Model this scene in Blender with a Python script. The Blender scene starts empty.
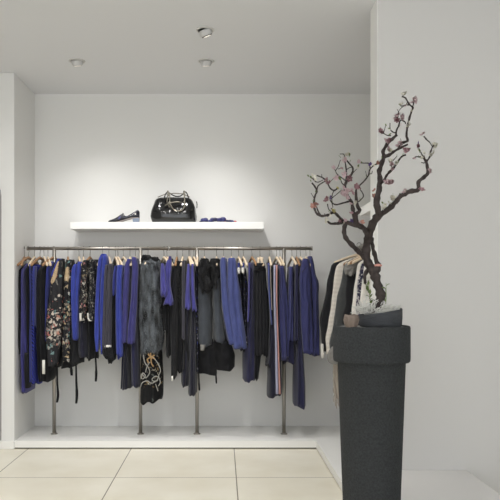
import bpy, bmesh, math, random
from mathutils import Vector, Matrix, Euler, noise
R = math.radians
PI = math.pi
scn = bpy.context.scene
COL = scn.collection
F = 672.0          # focal length in pixels of the 500 px frame
CX, CY, EYE = 222.0, 290.0, 1.30
def P(px, py, Y): return Vector(((px-CX)*Y/F, Y, EYE-(py-CY)*Y/F))

# ------------------------------------------------------------------ materials
def lin(c):
    c /= 255.0
    return c/12.92 if c <= .04045 else ((c+.055)/1.055)**2.4
def rgb(r, g, b): return (lin(r), lin(g), lin(b), 1)
def mat(name, col, rough=.6, metal=0, bump=0, bscale=60, var=0, vscale=8, lo=.3, hi=.7, sheen=0, spec=.5, coat=0, stretch=None):
    m = bpy.data.materials.new(name); m.use_nodes = True
    nt = m.node_tree; b = nt.nodes['Principled BSDF']
    b.inputs['Base Color'].default_value = col
    b.inputs['Roughness'].default_value = rough
    b.inputs['Metallic'].default_value = metal
    b.inputs['Specular IOR Level'].default_value = spec
    if sheen:
        b.inputs['Sheen Weight'].default_value = sheen; b.inputs['Sheen Roughness'].default_value = .5
    if coat: b.inputs['Coat Weight'].default_value = coat
    tc = nt.nodes.new('ShaderNodeTexCoord'); src = tc.outputs['Object']
    if stretch:
        mp = nt.nodes.new('ShaderNodeMapping'); mp.inputs['Scale'].default_value = stretch
        nt.links.new(src, mp.inputs['Vector']); src = mp.outputs['Vector']
    if var:
        n = nt.nodes.new('ShaderNodeTexNoise'); n.inputs['Scale'].default_value = vscale; n.inputs['Detail'].default_value = 4
        nt.links.new(src, n.inputs['Vector'])
        r = nt.nodes.new('ShaderNodeMapRange'); r.inputs[1].default_value = lo; r.inputs[2].default_value = hi
        r.inputs[3].default_value = 1-var; r.inputs[4].default_value = 1+var
        nt.links.new(n.outputs['Fac'], r.inputs[0])
        h = nt.nodes.new('ShaderNodeHueSaturation'); h.inputs['Color'].default_value = col
        nt.links.new(r.outputs[0], h.inputs['Value']); nt.links.new(h.outputs['Color'], b.inputs['Base Color'])
    if bump:
        n2 = nt.nodes.new('ShaderNodeTexNoise'); n2.inputs['Scale'].default_value = bscale; n2.inputs['Detail'].default_value = 3
        nt.links.new(src, n2.inputs['Vector'])
        bp = nt.nodes.new('ShaderNodeBump'); bp.inputs['Strength'].default_value = bump; bp.inputs['Distance'].default_value = .01
        nt.links.new(n2.outputs['Fac'], bp.inputs['Height']); nt.links.new(bp.outputs['Normal'], b.inputs['Normal'])
    return m
def fab(name, c, rough=.85, sheen=.15, bump=.25, var=.12):
    return mat(name, rgb(*c), rough, bump=bump, bscale=120, var=var, vscale=14, sheen=sheen, spec=.25)
def pattern(name, base, blobs, scale=30, cover=.5, seed=0, dens=True):
    """dark cloth printed with irregular coloured flowers: cells coloured from a ramp, masked by noise"""
    m = bpy.data.materials.new(name); m.use_nodes = True
    nt = m.node_tree; b = nt.nodes['Principled BSDF']; L = nt.links.new
    b.inputs['Roughness'].default_value = .75; b.inputs['Specular IOR Level'].default_value = .25
    tc = nt.nodes.new('ShaderNodeTexCoord')
    mp = nt.nodes.new('ShaderNodeMapping'); mp.inputs['Location'].default_value = (seed*3.1, seed*1.7, seed*.9)
    L(tc.outputs['Object'], mp.inputs['Vector'])
    wn = nt.nodes.new('ShaderNodeTexNoise'); wn.inputs['Scale'].default_value = scale*.9
    L(mp.outputs[0], wn.inputs['Vector'])
    mixv = nt.nodes.new('ShaderNodeMix'); mixv.data_type = 'VECTOR'; mixv.inputs[0].default_value = .06
    L(mp.outputs[0], mixv.inputs[4]); L(wn.outputs['Color'], mixv.inputs[5])
    v = nt.nodes.new('ShaderNodeTexVoronoi'); v.inputs['Scale'].default_value = scale
    L(mixv.outputs[1], v.inputs['Vector'])
    sep = nt.nodes.new('ShaderNodeSeparateColor'); L(v.outputs['Color'], sep.inputs[0])
    cr = nt.nodes.new('ShaderNodeValToRGB'); cr.color_ramp.interpolation = 'CONSTANT'
    els = cr.color_ramp.elements
    while len(els) < len(blobs): els.new(.5)
    for i, c in enumerate(blobs): els[i].position = i/len(blobs); els[i].color = rgb(*c)
    L(sep.outputs[0], cr.inputs[0])
    # which cells are printed: second channel of the cell colour below the cover (times the painted density)
    at = nt.nodes.new('ShaderNodeAttribute'); at.attribute_name = 'dens'
    mul = nt.nodes.new('ShaderNodeMath'); mul.operation = 'MULTIPLY'; mul.inputs[1].default_value = cover
    if dens: L(at.outputs['Fac'], mul.inputs[0])
    else: mul.inputs[0].default_value = 1
    lt = nt.nodes.new('ShaderNodeMath'); lt.operation = 'LESS_THAN'
    L(sep.outputs[1], lt.inputs[0]); L(mul.outputs[0], lt.inputs[1])
    dl = nt.nodes.new('ShaderNodeMath'); dl.operation = 'LESS_THAN'; dl.inputs[1].default_value = .55
    L(v.outputs['Distance'], dl.inputs[0])
    mm = nt.nodes.new('ShaderNodeMath'); mm.operation = 'MULTIPLY'; L(lt.outputs[0], mm.inputs[0]); L(dl.outputs[0], mm.inputs[1])
    mx = nt.nodes.new('ShaderNodeMix'); mx.data_type = 'RGBA'; mx.inputs[6].default_value = rgb(*base)
    L(mm.outputs[0], mx.inputs[0]); L(cr.outputs[0], mx.inputs[7]); L(mx.outputs[2], b.inputs['Base Color'])
    return m
def waves(name, c1, c2, scale, direction='Z', lo=.45, hi=.55, dist=0, rough=.8):
    m = bpy.data.materials.new(name); m.use_nodes = True
    nt = m.node_tree; b = nt.nodes['Principled BSDF']; b.inputs['Roughness'].default_value = rough
    b.inputs['Specular IOR Level'].default_value = .25
    tc = nt.nodes.new('ShaderNodeTexCoord'); w = nt.nodes.new('ShaderNodeTexWave'); w.bands_direction = direction
    w.inputs['Scale'].default_value = scale; w.inputs['Distortion'].default_value = dist
    nt.links.new(tc.outputs['Object'], w.inputs['Vector'])
    cr = nt.nodes.new('ShaderNodeValToRGB'); e = cr.color_ramp.elements
    e[0].position = lo; e[0].color = rgb(*c1); e[1].position = hi; e[1].color = rgb(*c2)
    nt.links.new(w.outputs['Fac'], cr.inputs[0]); nt.links.new(cr.outputs[0], b.inputs['Base Color'])
    return m
def emit(name, col, s):
    m = bpy.data.materials.new(name); m.use_nodes = True
    b = m.node_tree.nodes['Principled BSDF']; b.inputs['Base Color'].default_value = col
    b.inputs['Emission Color'].default_value = col; b.inputs['Emission Strength'].default_value = s
    return m

M = {}
M['wall'] = mat('white_wall_paint', rgb(226, 225, 222), .75, bump=.06, bscale=180, spec=.2)
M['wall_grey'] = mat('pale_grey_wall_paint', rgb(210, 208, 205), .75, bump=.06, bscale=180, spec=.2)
M['ceil'] = mat('ceiling_paint', rgb(224, 224, 225), .85, spec=.15)
M['plinth'] = mat('white_lacquer', rgb(234, 233, 229), .35, spec=.35)
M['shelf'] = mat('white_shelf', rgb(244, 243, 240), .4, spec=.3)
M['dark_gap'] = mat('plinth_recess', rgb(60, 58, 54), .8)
M['steel'] = mat('brushed_steel', rgb(168, 163, 155), .36, metal=.9, bump=.05, bscale=90, stretch=(1, 1, .05))
M['hook'] = mat('hook_wire', rgb(150, 147, 142), .3, metal=.9)
M['wood'] = mat('pale_beech_wood', rgb(224, 204, 176), .5, var=.1, vscale=30, stretch=(6, 1, 6))
M['wood2'] = mat('tan_wood', rgb(160, 122, 86), .5, var=.15, vscale=30, stretch=(6, 1, 6))
M['stone'] = mat('dark_grey_stone', rgb(50, 52, 53), .88, bump=.5, bscale=110, var=.3, vscale=120, spec=.25)
M['stone2'] = mat('grey_fibre_stone', rgb(66, 68, 71), .85, bump=.5, bscale=40, var=.2, vscale=16, spec=.25, stretch=(1, 1, 5))
M['soil'] = mat('grey_gravel', rgb(128, 127, 122), .95, bump=.8, bscale=70, var=.3, vscale=60)
M['bark'] = mat('dark_bark', rgb(64, 57, 55), .85, bump=.9, bscale=45, var=.35, vscale=25, spec=.2)
M['cut'] = mat('pink_cut_wood', rgb(196, 140, 128), .8, var=.15)
M['moss'] = mat('pale_dry_lichen', rgb(214, 213, 207), .9)
M['brownpot'] = mat('brown_bark_pot', rgb(116, 103, 94), .85, bump=.7, bscale=50, var=.25, vscale=30)
M['leaf'] = mat('green_leaf', rgb(112, 132, 70), .6, var=.2)
for k, c in dict(pink=(224, 200, 203), rose=(192, 152, 158), white=(236, 232, 218), coral=(206, 156, 140), purple=(92, 70, 128),
                 yellow=(206, 194, 120), wine=(138, 98, 104), stamen=(150, 142, 80)).items():
    M[k] = mat('petal_'+k, rgb(*c), .7, var=.12, vscale=60)
M['royal'] = fab('royal_blue_cloth', (54, 66, 150))
M['royal2'] = fab('deep_royal_cloth', (47, 54, 126))
M['violet'] = fab('violet_blue_cloth', (60, 58, 116))
M['lilac'] = fab('lilac_blue_cloth', (72, 70, 140))
M['slate'] = fab('slate_blue_cloth', (68, 76, 126))
M['navy'] = fab('navy_cloth', (38, 38, 66))
M['indigo'] = fab('indigo_cloth', (50, 52, 94))
M['midnight'] = fab('midnight_cloth', (27, 27, 42))
M['black'] = fab('black_cloth', (19, 19, 22), sheen=.05)
M['black2'] = fab('soft_black_cloth', (28, 28, 31), sheen=.06)
M['char'] = fab('charcoal_cloth', (62, 60, 70))
M['wool'] = fab('grey_wool', (66, 70, 76), bump=.6)
M['grey'] = fab('dark_grey_wool', (70, 72, 72), bump=.6)
M['fur'] = mat('charcoal_fur', rgb(72, 76, 80), .9, var=.85, vscale=15, lo=.36, hi=.64, stretch=(1.6, 1.6, .6), sheen=.3, spec=.2)
M['furblack'] = mat('black_fur', rgb(26, 26, 28), .9, var=.3, vscale=22, sheen=.1, spec=.2)
M['white_cloth'] = fab('white_cloth', (226, 222, 214))
M['cream_rib'] = waves('cream_ribbed_knit', (176, 168, 158), (232, 226, 216), 30, 'Z', .25, .6)
M['lace'] = waves('blue_black_lace', (26, 26, 40), (58, 66, 160), 22, 'DIAGONAL', .35, .6, 6)
M['floral'] = pattern('floral_print', (40, 40, 43), [(186, 176, 164), (150, 146, 140), (158, 98, 92), (108, 134, 134), (196, 184, 172), (92, 88, 84), (120, 116, 110), (168, 122, 108)], 36, .5, 1)
M['tanfloral'] = pattern('tan_floral_print', (34, 34, 37), [(186, 166, 134), (196, 182, 158), (150, 140, 124), (110, 142, 138), (156, 94, 90), (176, 172, 166), (90, 88, 84)], 40, .48, 4)
M['geo'] = pattern('black_print_with_flowers', (28, 28, 31), [(150, 146, 138), (172, 120, 120), (110, 106, 100), (130, 116, 96), (176, 172, 162)], 62, .3, 7)
M['lines'] = pattern('black_print_with_white', (26, 26, 29), [(150, 146, 140), (100, 98, 94), (80, 84, 84), (130, 126, 118)], 66, .3, 9)
M['dots'] = pattern('black_print_with_dots', (26, 26, 32), [(150, 148, 156), (56, 60, 120), (90, 90, 104)], 70, .16, 12, dens=False)
M['embro'] = pattern('black_embroidery', (23, 23, 25), [(130, 126, 116), (150, 126, 88), (100, 98, 92), (80, 86, 84), (166, 158, 142)], 52, .42, 15)
M['navywhite'] = pattern('navy_white_print', (44, 44, 66), [(214, 210, 206), (190, 186, 186), (150, 140, 150)], 60, .5, 18, dens=False)
M['patent'] = mat('black_patent_leather', rgb(12, 12, 14), .13, bump=.9, bscale=15, spec=.5, coat=.4)
M['chrome'] = mat('silver_metal', rgb(136, 131, 120), .3, metal=.85)
M['shoe'] = mat('dark_navy_leather', rgb(30, 31, 44), .28, spec=.5, coat=.3)
M['shoe_band'] = mat('blue_leather', rgb(74, 72, 120), .4)
M['heel'] = mat('blue_grey_heel', rgb(120, 132, 150), .45)
M['sole'] = mat('sole_grey', rgb(150, 140, 136), .6)
M['bead'] = mat('blue_bead', rgb(54, 56, 108), .4, var=.2, vscale=70)
M['bead2'] = mat('navy_bead', rgb(38, 38, 76), .4)
M['redbead'] = mat('red_bead', rgb(190, 104, 104), .5)
M['paper'] = mat('white_paper_tag', rgb(226, 224, 216), .8)
M['stripe_a'] = fab('pale_stripe', (158, 158, 182))
M['stripe_b'] = fab('coral_stripe', (190, 140, 132))
M['spotwhite'] = mat('lamp_white_enamel', rgb(206, 204, 200), .5)
M['spotgrey'] = mat('lamp_grey_metal', rgb(196, 195, 193), .5)
M['spotdark'] = mat('lamp_black_ring', rgb(30, 30, 32), .4)
M['glass'] = emit('lit_lamp_glass', rgb(255, 246, 232), 1.2)
M['thread_white'] = mat('white_thread', rgb(150, 148, 142), .8, bump=.4)
M['thread_gold'] = mat('gold_thread', rgb(158, 128, 88), .7, bump=.4)
M['tan'] = pattern('tan_printed_cloth', (186, 162, 130), [(150, 132, 106), (206, 190, 164), (110, 100, 90)], 60, .35, 21, dens=False)
M['panel'] = mat('grey_panel', rgb(150, 148, 144), .5)
M['beige'] = mat('greige_cloth', rgb(170, 160, 148), .85, bump=.3)
M['ash'] = mat('ash_grey_cloth', rgb(128, 126, 122), .9, bump=.4)

def floor_mat():
    m = bpy.data.materials.new('cream_floor_tiles'); m.use_nodes = True
    nt = m.node_tree; b = nt.nodes['Principled BSDF']; L = nt.links.new
    tc = nt.nodes.new('ShaderNodeTexCoord'); sp = nt.nodes.new('ShaderNodeSeparateXYZ'); L(tc.outputs['Object'], sp.inputs[0])
    S = .843
    def line(sock, off):
        a = nt.nodes.new('ShaderNodeMath'); a.operation = 'SUBTRACT'; a.inputs[1].default_value = off-20*S; L(sock, a.inputs[0])
        d = nt.nodes.new('ShaderNodeMath'); d.operation = 'DIVIDE'; d.inputs[1].default_value = S; L(a.outputs[0], d.inputs[0])
        f = nt.nodes.new('ShaderNodeMath'); f.operation = 'FRACT'; L(d.outputs[0], f.inputs[0])
        p = nt.nodes.new('ShaderNodeMath'); p.operation = 'PINGPONG'; p.inputs[1].default_value = .5; L(f.outputs[0], p.inputs[0])
        q = nt.nodes.new('ShaderNodeMath'); q.operation = 'LESS_THAN'; q.inputs[1].default_value = .0042; L(p.outputs[0], q.inputs[0])
        return q.outputs[0]
    mxm = nt.nodes.new('ShaderNodeMath'); mxm.operation = 'MAXIMUM'
    L(line(sp.outputs[0], -.744), mxm.inputs[0]); L(line(sp.outputs[1], 4.66), mxm.inputs[1])
    n = nt.nodes.new('ShaderNodeTexNoise'); n.inputs['Scale'].default_value = 2.2; n.inputs['Detail'].default_value = 6
    L(tc.outputs['Object'], n.inputs['Vector'])
    cr = nt.nodes.new('ShaderNodeValToRGB'); e = cr.color_ramp.elements
    e[0].position = .3; e[0].color = rgb(218, 211, 192); e[1].position = .7; e[1].color = rgb(232, 227, 212)
    L(n.outputs['Fac'], cr.inputs[0])
    mx = nt.nodes.new('ShaderNodeMix'); mx.data_type = 'RGBA'; mx.inputs[7].default_value = rgb(120, 110, 94)
    L(mxm.outputs[0], mx.inputs[0]); L(cr.outputs[0], mx.inputs[6]); L(mx.outputs[2], b.inputs['Base Color'])
    b.inputs['Roughness'].default_value = .3; b.inputs['Specular IOR Level'].default_value = .35
    return m
M['floor'] = floor_mat()

# ------------------------------------------------------------------ mesh helpers
def box(bm, x0, x1, y0, y1, z0, z1):
    v = [bm.verts.new((x, y, z)) for z in (z0, z1) for y in (y0, y1) for x in (x0, x1)]
    for f in ((0, 2, 3, 1), (4, 5, 7, 6), (0, 1, 5, 4), (1, 3, 7, 5), (3, 2, 6, 7), (2, 0, 4, 6)): bm.faces.new([v[i] for i in f])
def prism(bm, pts, z0, z1):
    a = [bm.verts.new((x, y, z0)) for x, y in pts]; b = [bm.verts.new((x, y, z1)) for x, y in pts]
    n = len(pts)
    bm.faces.new(a[::-1]); bm.faces.new(b)
    for i in range(n): bm.faces.new((a[i], a[(i+1) % n], b[(i+1) % n], b[i]))
def catmull(pts, per=6):
    """pts: list of Vectors / tuples of any dimension"""
    pts = [tuple(p) for p in pts]; out = []
    for i in range(len(pts)-1):
        p0 = pts[max(i-1, 0)]; p1 = pts[i]; p2 = pts[i+1]; p3 = pts[min(i+2, len(pts)-1)]
        for k in range(per):
            t = k/per
            out.append(tuple(.5*(2*b+(-a+c)*t+(2*a-5*b+4*c-d)*t*t+(-a+3*b-3*c+d)*t**3) for a, b, c, d in zip(p0, p1, p2, p3)))
    out.append(pts[-1]); return out
def tube(bm, pts, rad, n=8, knobby=0, caps=True):
    pts = [Vector(p) for p in pts]
    if not hasattr(rad, '__len__'): rad = [rad]*len(pts)
    t = (pts[1]-pts[0]).normalized(); u = t.orthogonal().normalized(); rings = []
    for i, p in enumerate(pts):
        t2 = (pts[min(i+1, len(pts)-1)]-pts[max(i-1, 0)])
        if t2.length > 1e-9:
            t2.normalize(); u = (u-t2*u.dot(t2)); u = u.normalized() if u.length > 1e-6 else t2.orthogonal().normalized(); t = t2
        w = t.cross(u); ring = []
        for k in range(n):
            a = 2*PI*k/n; r = rad[i]
            d = u*math.cos(a)+w*math.sin(a)
            if knobby: r *= 1+knobby*noise.noise((p+d*.02)*45)
            ring.append(bm.verts.new(p+d*r))
        rings.append(ring)
    for a, b in zip(rings, rings[1:]):
        for k in range(n): bm.faces.new((a[k], a[(k+1) % n], b[(k+1) % n], b[k]))
    if caps: bm.faces.new(rings[0][::-1]); bm.faces.new(rings[-1])
def lathe(bm, prof, cx, cy, n=40, tilt=None):
    rings = []
    for r, z in prof:
        rings.append([bm.verts.new((cx+r*math.cos(2*PI*k/n), cy+r*math.sin(2*PI*k/n), z+(tilt(r, 2*PI*k/n, z) if tilt else 0))) for k in range(n)])
    for a, b in zip(rings, rings[1:]):
        for k in range(n): bm.faces.new((a[k], a[(k+1) % n], b[(k+1) % n], b[k]))
    bm.faces.new(rings[0][::-1]); bm.faces.new(rings[-1])
def ball(bm, c, r, sx=1, sy=1, sz=1, n=12, m=8):
    g = bmesh.ops.create_uvsphere(bm, u_segments=n, v_segments=m, radius=r)
    for v in g['verts']: v.co = Vector((v.co.x*sx, v.co.y*sy, v.co.z*sz))+Vector(c)
def obj(name, bm, m, parent=None, smooth=True, recenter=True, dens=None):
    bmesh.ops.recalc_face_normals(bm, faces=bm.faces)
    me = bpy.data.meshes.new(name)
    for f in bm.faces: f.smooth = smooth
    org = Vector((0, 0, 0))
    if parent is None and recenter:
        xs = [v.co for v in bm.verts]
        org = Vector(((min(v.x for v in xs)+max(v.x for v in xs))/2, (min(v.y for v in xs)+max(v.y for v in xs))/2, min(v.z for v in xs)))
        for v in bm.verts: v.co -= org
    elif parent is not None:
        org = Vector((0, 0, 0))
        off = Vector((0, 0, 0)); q = parent
        while q is not None: off += q.location; q = q.parent
        for v in bm.verts: v.co -= off
    bm.to_mesh(me); bm.free()
    me.materials.append(m)
    if dens is not None:
        at = me.attributes.new('dens', 'FLOAT', 'POINT'); at.data.foreach_set('value', dens)
    o = bpy.data.objects.new(name, me); COL.objects.link(o); o.location = org
    if parent is not None: o.parent = parent
    return o
def tag(o, label, cat, group=None, kind=None):
    o['label'] = label; o['category'] = cat
    if group: o['group'] = group
    if kind: o['kind'] = kind
    return o
def thing(name, label, cat, loc=(0, 0, 0), group=None):
    o = bpy.data.objects.new(name, None); COL.objects.link(o); o.location = loc; o.empty_display_size = .05
    return tag(o, label, cat, group)
def struct(name, bm, m, label, bevel=0):
    o = obj(name, bm, m, smooth=False, recenter=False); o['kind'] = 'structure'; o['label'] = label; o['category'] = name.split('_')[0]
    if bevel:
        b = o.modifiers.new('bevel', 'BEVEL'); b.width = bevel; b.segments = 2; b.limit_method = 'ANGLE'
    return o
def copy_tree(o, parent=None):
    c = o.copy(); COL.objects.link(c)
    if parent is not None: c.parent = parent
    for ch in list(o.children): copy_tree(ch, c)
    return c

# ------------------------------------------------------------------ the room
ZC = 3.08; YB = 6.10; YF = 5.50; XL = -1.70; XR = 1.40; PH = .066
PF = 4.10; PBK = 4.29; PXL = (378-CX)*PF/F
bm = bmesh.new(); box(bm, -3.2, 3.2, -1.5, 6.4, -.1, 0); struct('floor', bm, M['floor'], 'cream square tiles with thin dark joints')
bm = bmesh.new(); box(bm, -3.2, 3.2, -1.5, 6.4, ZC, ZC+.1); struct('ceiling', bm, M['ceil'], 'plain off-white ceiling with small recessed lamps')
bm = bmesh.new(); box(bm, -3.2, 3.2, YB, YB+.12, 0, ZC); struct('wall_back', bm, M['wall'], 'white back wall of the clothes niche')
bm = bmesh.new(); box(bm, -3.2, XL, YF, YB, 0, ZC); struct('wall_left', bm, M['wall'], 'white wall pier left of the clothes niche', .006)
bm = bmesh.new(); box(bm, -3.2, -3.08, -1.5, YF, 0, ZC); struct('wall_left_front', bm, M['wall'], 'white side wall of the shop')
bm = bmesh.new(); box(bm, XR, XR+.3, PBK, YB, 0, ZC); struct('wall_right', bm, M['wall'], 'white wall behind the side rail')
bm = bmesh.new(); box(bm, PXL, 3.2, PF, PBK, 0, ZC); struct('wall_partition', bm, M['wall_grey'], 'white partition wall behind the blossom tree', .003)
bm = bmesh.new(); box(bm, 3.08, 3.2, -1.5, PF, 0, ZC); struct('wall_right_front', bm, M['wall'], 'white side wall of the shop')
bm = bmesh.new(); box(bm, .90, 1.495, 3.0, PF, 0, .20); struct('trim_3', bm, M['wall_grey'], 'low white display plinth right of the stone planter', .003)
bm = bmesh.new(); box(bm, -3.08, XL, YF-.012, YF, 0, PH); struct('baseboard_left', bm, M['plinth'], 'low white skirting board', .003)
pl = [(XL, YF), (.77, YF), (.77, 4.0), (PXL, 4.0), (PXL, PBK), (XR, PBK), (XR, YB), (XL, YB)]
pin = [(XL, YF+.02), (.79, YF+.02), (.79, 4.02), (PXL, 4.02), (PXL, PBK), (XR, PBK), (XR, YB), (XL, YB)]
bm = bmesh.new(); prism(bm, pl, .010, PH); struct('trim_1', bm, M['plinth'], 'low white plinth under the clothes rails')
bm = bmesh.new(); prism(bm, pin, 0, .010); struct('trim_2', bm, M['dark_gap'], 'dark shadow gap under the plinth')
bm = bmesh.new()
pts = [P(-4, 186, YF), P(-1, 187, YF), P(.6, 190, YF), P(1.3, 196, YF), P(1.3, 440, YF), P(-4, 440, YF)]
a = [bm.verts.new((p.x, YF-.02, p.z)) for p in pts]; b = [bm.verts.new((p.x, YF, p.z)) for p in pts]
bm.faces.new(a); bm.faces.new(b[::-1])
for i in range(6): bm.faces.new((a[i], b[i], b[(i+1) % 6], a[(i+1) % 6]))
tag(obj('wall_panel', bm, M['panel'], smooth=False), 'grey edge of a tall panel on the white pier, cut by left picture edge', 'panel')

bm = bmesh.new(); box(bm, PXL-.004, PXL, PF, PBK, PH, ZC); struct('trim_4', bm, M['shelf'], 'added white strip that brightens the end of the partition wall')  # added strip; its brighter white stands for light on the partition end
# ------------------------------------------------------------------ wall shelf and what stands on it
SY0 = 5.80; ST = P(0, 222, SY0).z; SB = P(0, 229, SY0).z
bm = bmesh.new(); box(bm, P(70, 0, SY0).x, P(264, 0, SY0).x, SY0, YB, SB, ST)
o = tag(obj('wall_shelf', bm, M['shelf'], smooth=False), 'long white floating shelf on back wall carrying shoe and bag', 'shelf')
bv = o.modifiers.new('bevel', 'BEVEL'); bv.width = .003; bv.segments = 2
bm = bmesh.new(); z0 = P(360, 216, 5.3).z; x0 = P(360, 216, 5.3).x
box(bm, x0, XR, PBK+.01, 5.3, z0, z0+.065)
tag(obj('wall_shelf', bm, M['shelf'], smooth=False), 'short white shelf on the right wall above side rail, behind the blossoms', 'shelf')

def bag():
    Y = 5.93; c = P(174, 221.5, Y); base = Vector((c.x, Y, ST))
    t = thing('handbag', 'shiny black patent handbag with two curved handles on white shelf', 'handbag', base)
    bm = bmesh.new(); n = 40; rows = []
    # outline half widths by height (m): lower body bulges, the top curves in
    prof = [(0, .180, .07), (.006, .191, .085), (.03, .197, .095), (.06, .2, .1), (.10, .197, .096), (.14, .187, .086), (.17, .177, .074), (.195, .167, .06), (.213, .155, .044), (.224, .135, .028), (.229, .112, .016), (.231, .1, .006)]
    for z, hx, hy in prof:
        ring = []
        for k in range(n):
            a = 2*PI*k/n; ca, sa = math.cos(a), math.sin(a)
            x = hx*math.copysign(abs(ca)**.6, ca); y = hy*math.copysign(abs(sa)**.6, sa)
            w = 1+.07*noise.noise(Vector((x*14, y*14+3, z*16)))
            ring.append(bm.verts.new((base.x+x*w, Y+y*w, base.z+z+(.006*noise.noise(Vector((x*9, 1, z*9))) if z > .1 else 0))))
        rows.append(ring)
    for r1, r2 in zip(rows, rows[1:]):
        for k in range(n): bm.faces.new((r1[k], r1[(k+1) % n], r2[(k+1) % n], r2[k]))
    bm.faces.new(rows[0][::-1]); bm.faces.new(rows[-1])
    obj('bag_body', bm, M['patent'], t)
    S = Y/F
    def q(px, py, dy): return Vector(((px-CX)*Y/F, Y+dy, EYE-(py-CY)*Y/F))
    for pts, dy in (([(168, 204, -.104), (168.6, 197, -.09), (169.6, 193.4, -.07), (170.6, 197, -.1), (171.2, 205, -.115), (175, 211.4, -.12), (180, 212.4, -.12), (184.4, 210, -.118), (185.4, 203, -.112), (185, 197, -.1), (184, 193.4, -.07)], 0),
                    ([(165, 200, -.085), (166, 195, -.05), (168, 192.4, -.02), (170, 193.4, .0), (175, 196, .01), (180, 196, .01), (184, 193, .0), (186, 192.4, -.02), (188, 196, -.05), (189, 200, -.08)], 0)):
        bm = bmesh.new(); tube(bm, catmull([q(*p) for p in pts], 5), .0052, 8)
        obj('handle', bm, M['chrome' if pts[0][0] == 168 else 'patent'], t)
    for px, py in ((169, 195), (185, 195), (170, 206), (185, 205)):
        bm = bmesh.new(); p = q(px, py, -.1)
        for k in range(4): ball(bm, p+Vector((.002*(-1)**k, 0, .012*(k-1.5))), .0085, 1, .7, .9, 8, 6)
        obj('buckle', bm, M['chrome'], t)
    bm = bmesh.new(); tube(bm, [q(158, 197.5, -.02), q(165, 194.5, -.012), q(174, 193.4, -.008), q(183, 194, -.012), q(190, 197.5, -.02)], .004, 6); obj('zip', bm, M['chrome'], t)
    bm = bmesh.new()
    a = q(166, 207, -.108); b = q(184, 204.5, -.108)
    tube(bm, [a, q(171, 204.3, -.112), q(178, 203.6, -.112), b], [.005, .007, .007, .005], 6); obj('strap', bm, M['chrome'], t)
    bm = bmesh.new(); p = q(196.5, 205, -.02); tube(bm, [p+Vector((0, 0, .03)), p+Vector((.006, 0, .005)), p+Vector((.004, 0, -.03))], .004, 6); obj('side_loop', bm, M['patent'], t)
bag()

def shoe():
    Y = 5.92; A = lambda px, py: P(px, py, Y)
    base = A(124, 221.5); base.z = ST
    t = thing('loafer', 'dark leather loafer with blue-grey block heel on white shelf, left of bag', 'shoe', base)
    def dz(py): return ST+(221.6-py)*Y/F
    def xx(px): return (px-CX)*Y/F
    # upper: sections along the length (px, sole py, top py, half width)
    sec = [(108.3, 220.6, 219.6, .008), (109.5, 221, 218.6, .022), (112, 221, 217.8, .034), (115, 220.8, 216.6, .04), (118, 220.2, 214.8, .04), (121, 219.2, 212.8, .036), (123.2, 218.4, 211.9, .034),
           (125, 217.8, 213.8, .032), (127, 217.2, 214.2, .03), (130, 216.5, 212.8, .029), (133, 216, 211, .029), (136, 216, 209, .028), (138, 216.2, 208.3, .022), (139.6, 216.4, 210, .010)]
    sec = catmull(sec, 3)
    bm = bmesh.new(); rings = []; n = 20
    for px, pb, ptp, hw in sec:
        ring = []
        for k in range(n):
            a = 2*PI*k/n; ca, sa = math.cos(a), math.sin(a)
            y = hw*math.copysign(abs(ca)**.7, ca); f = math.copysign(abs(sa)**.8, sa)
            zc = (dz(pb)+dz(ptp))/2; h = (dz(ptp)-dz(pb))/2
            ring.append(bm.verts.new((xx(px), Y+y, zc+h*f)))
        rings.append(ring)
    for r1, r2 in zip(rings, rings[1:]):
        for k in range(n): bm.faces.new((r1[k], r1[(k+1) % n], r2[(k+1) % n], r2[k]))
    bm.faces.new(rings[0]); bm.faces.new(rings[-1])
    upr = obj('upper', bm, M['shoe'], t)
    bm = bmesh.new()
    so = catmull([(108.5, 221.2, .012), (112, 221.6, .036), (117, 221.2, .042), (121, 220.2, .038), (126, 218.6, .03), (132, 217, .03), (139.3, 216.8, .022)], 4)
    r = []
    for px, py, hw in so:
        r.append([bm.verts.new((xx(px), Y+s*hw, dz(py)+d)) for s, d in ((-1, 0), (1, 0), (1, .007), (-1, .007))])
    for a, b in zip(r, r[1:]):
        for k in range(4): bm.faces.new((a[k], a[(k+1) % 4], b[(k+1) % 4], b[k]))
    bm.faces.new(r[0]); bm.faces.new(r[-1][::-1]); obj('sole', bm, M['sole'], t, smooth=False)
    bm = bmesh.new()
    tp = [(132.8, -.026), (139.4, -.024), (139.4, .024), (132.8, .026)]; bt = [(133.4, -.024), (138.9, -.022), (138.9, .022), (133.4, .024)]
    a = [bm.verts.new((xx(p), Y+y, dz(216.6))) for p, y in tp]; b = [bm.verts.new((xx(p), Y+y, ST+.0005)) for p, y in bt]
    bm.faces.new(a); bm.faces.new(b[::-1])
    for i in range(4): bm.faces.new((a[i], b[i], b[(i+1) % 4], a[(i+1) % 4]))
    obj('heel', bm, M['heel'], t, smooth=False)
    bm = bmesh.new()
    pts = [(xx(119.3), Y+.043*math.cos(a), dz(218)+.031*math.sin(a)) for a in [PI*k/10 for k in range(11)]]
    for i, p in enumerate(pts): pass
    tube(bm, [Vector((p[0]+.018*math.sin(PI*i/10), p[1], p[2])) for i, p in enumerate(pts)], .008, 6); obj('saddle_strap', bm, M['shoe_band'], upr)
    bm = bmesh.new(); ball(bm, (xx(123), Y, dz(213)), .011, .8, 1.8, 1.5); obj('tongue', bm, M['shoe'], upr)
    bm = bmesh.new(); ball(bm, (xx(135.5), Y-.027, dz(212.6)), .008, 1.2, .25, .8); obj('lining', bm, M['white_cloth'], upr)
shoe()

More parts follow.
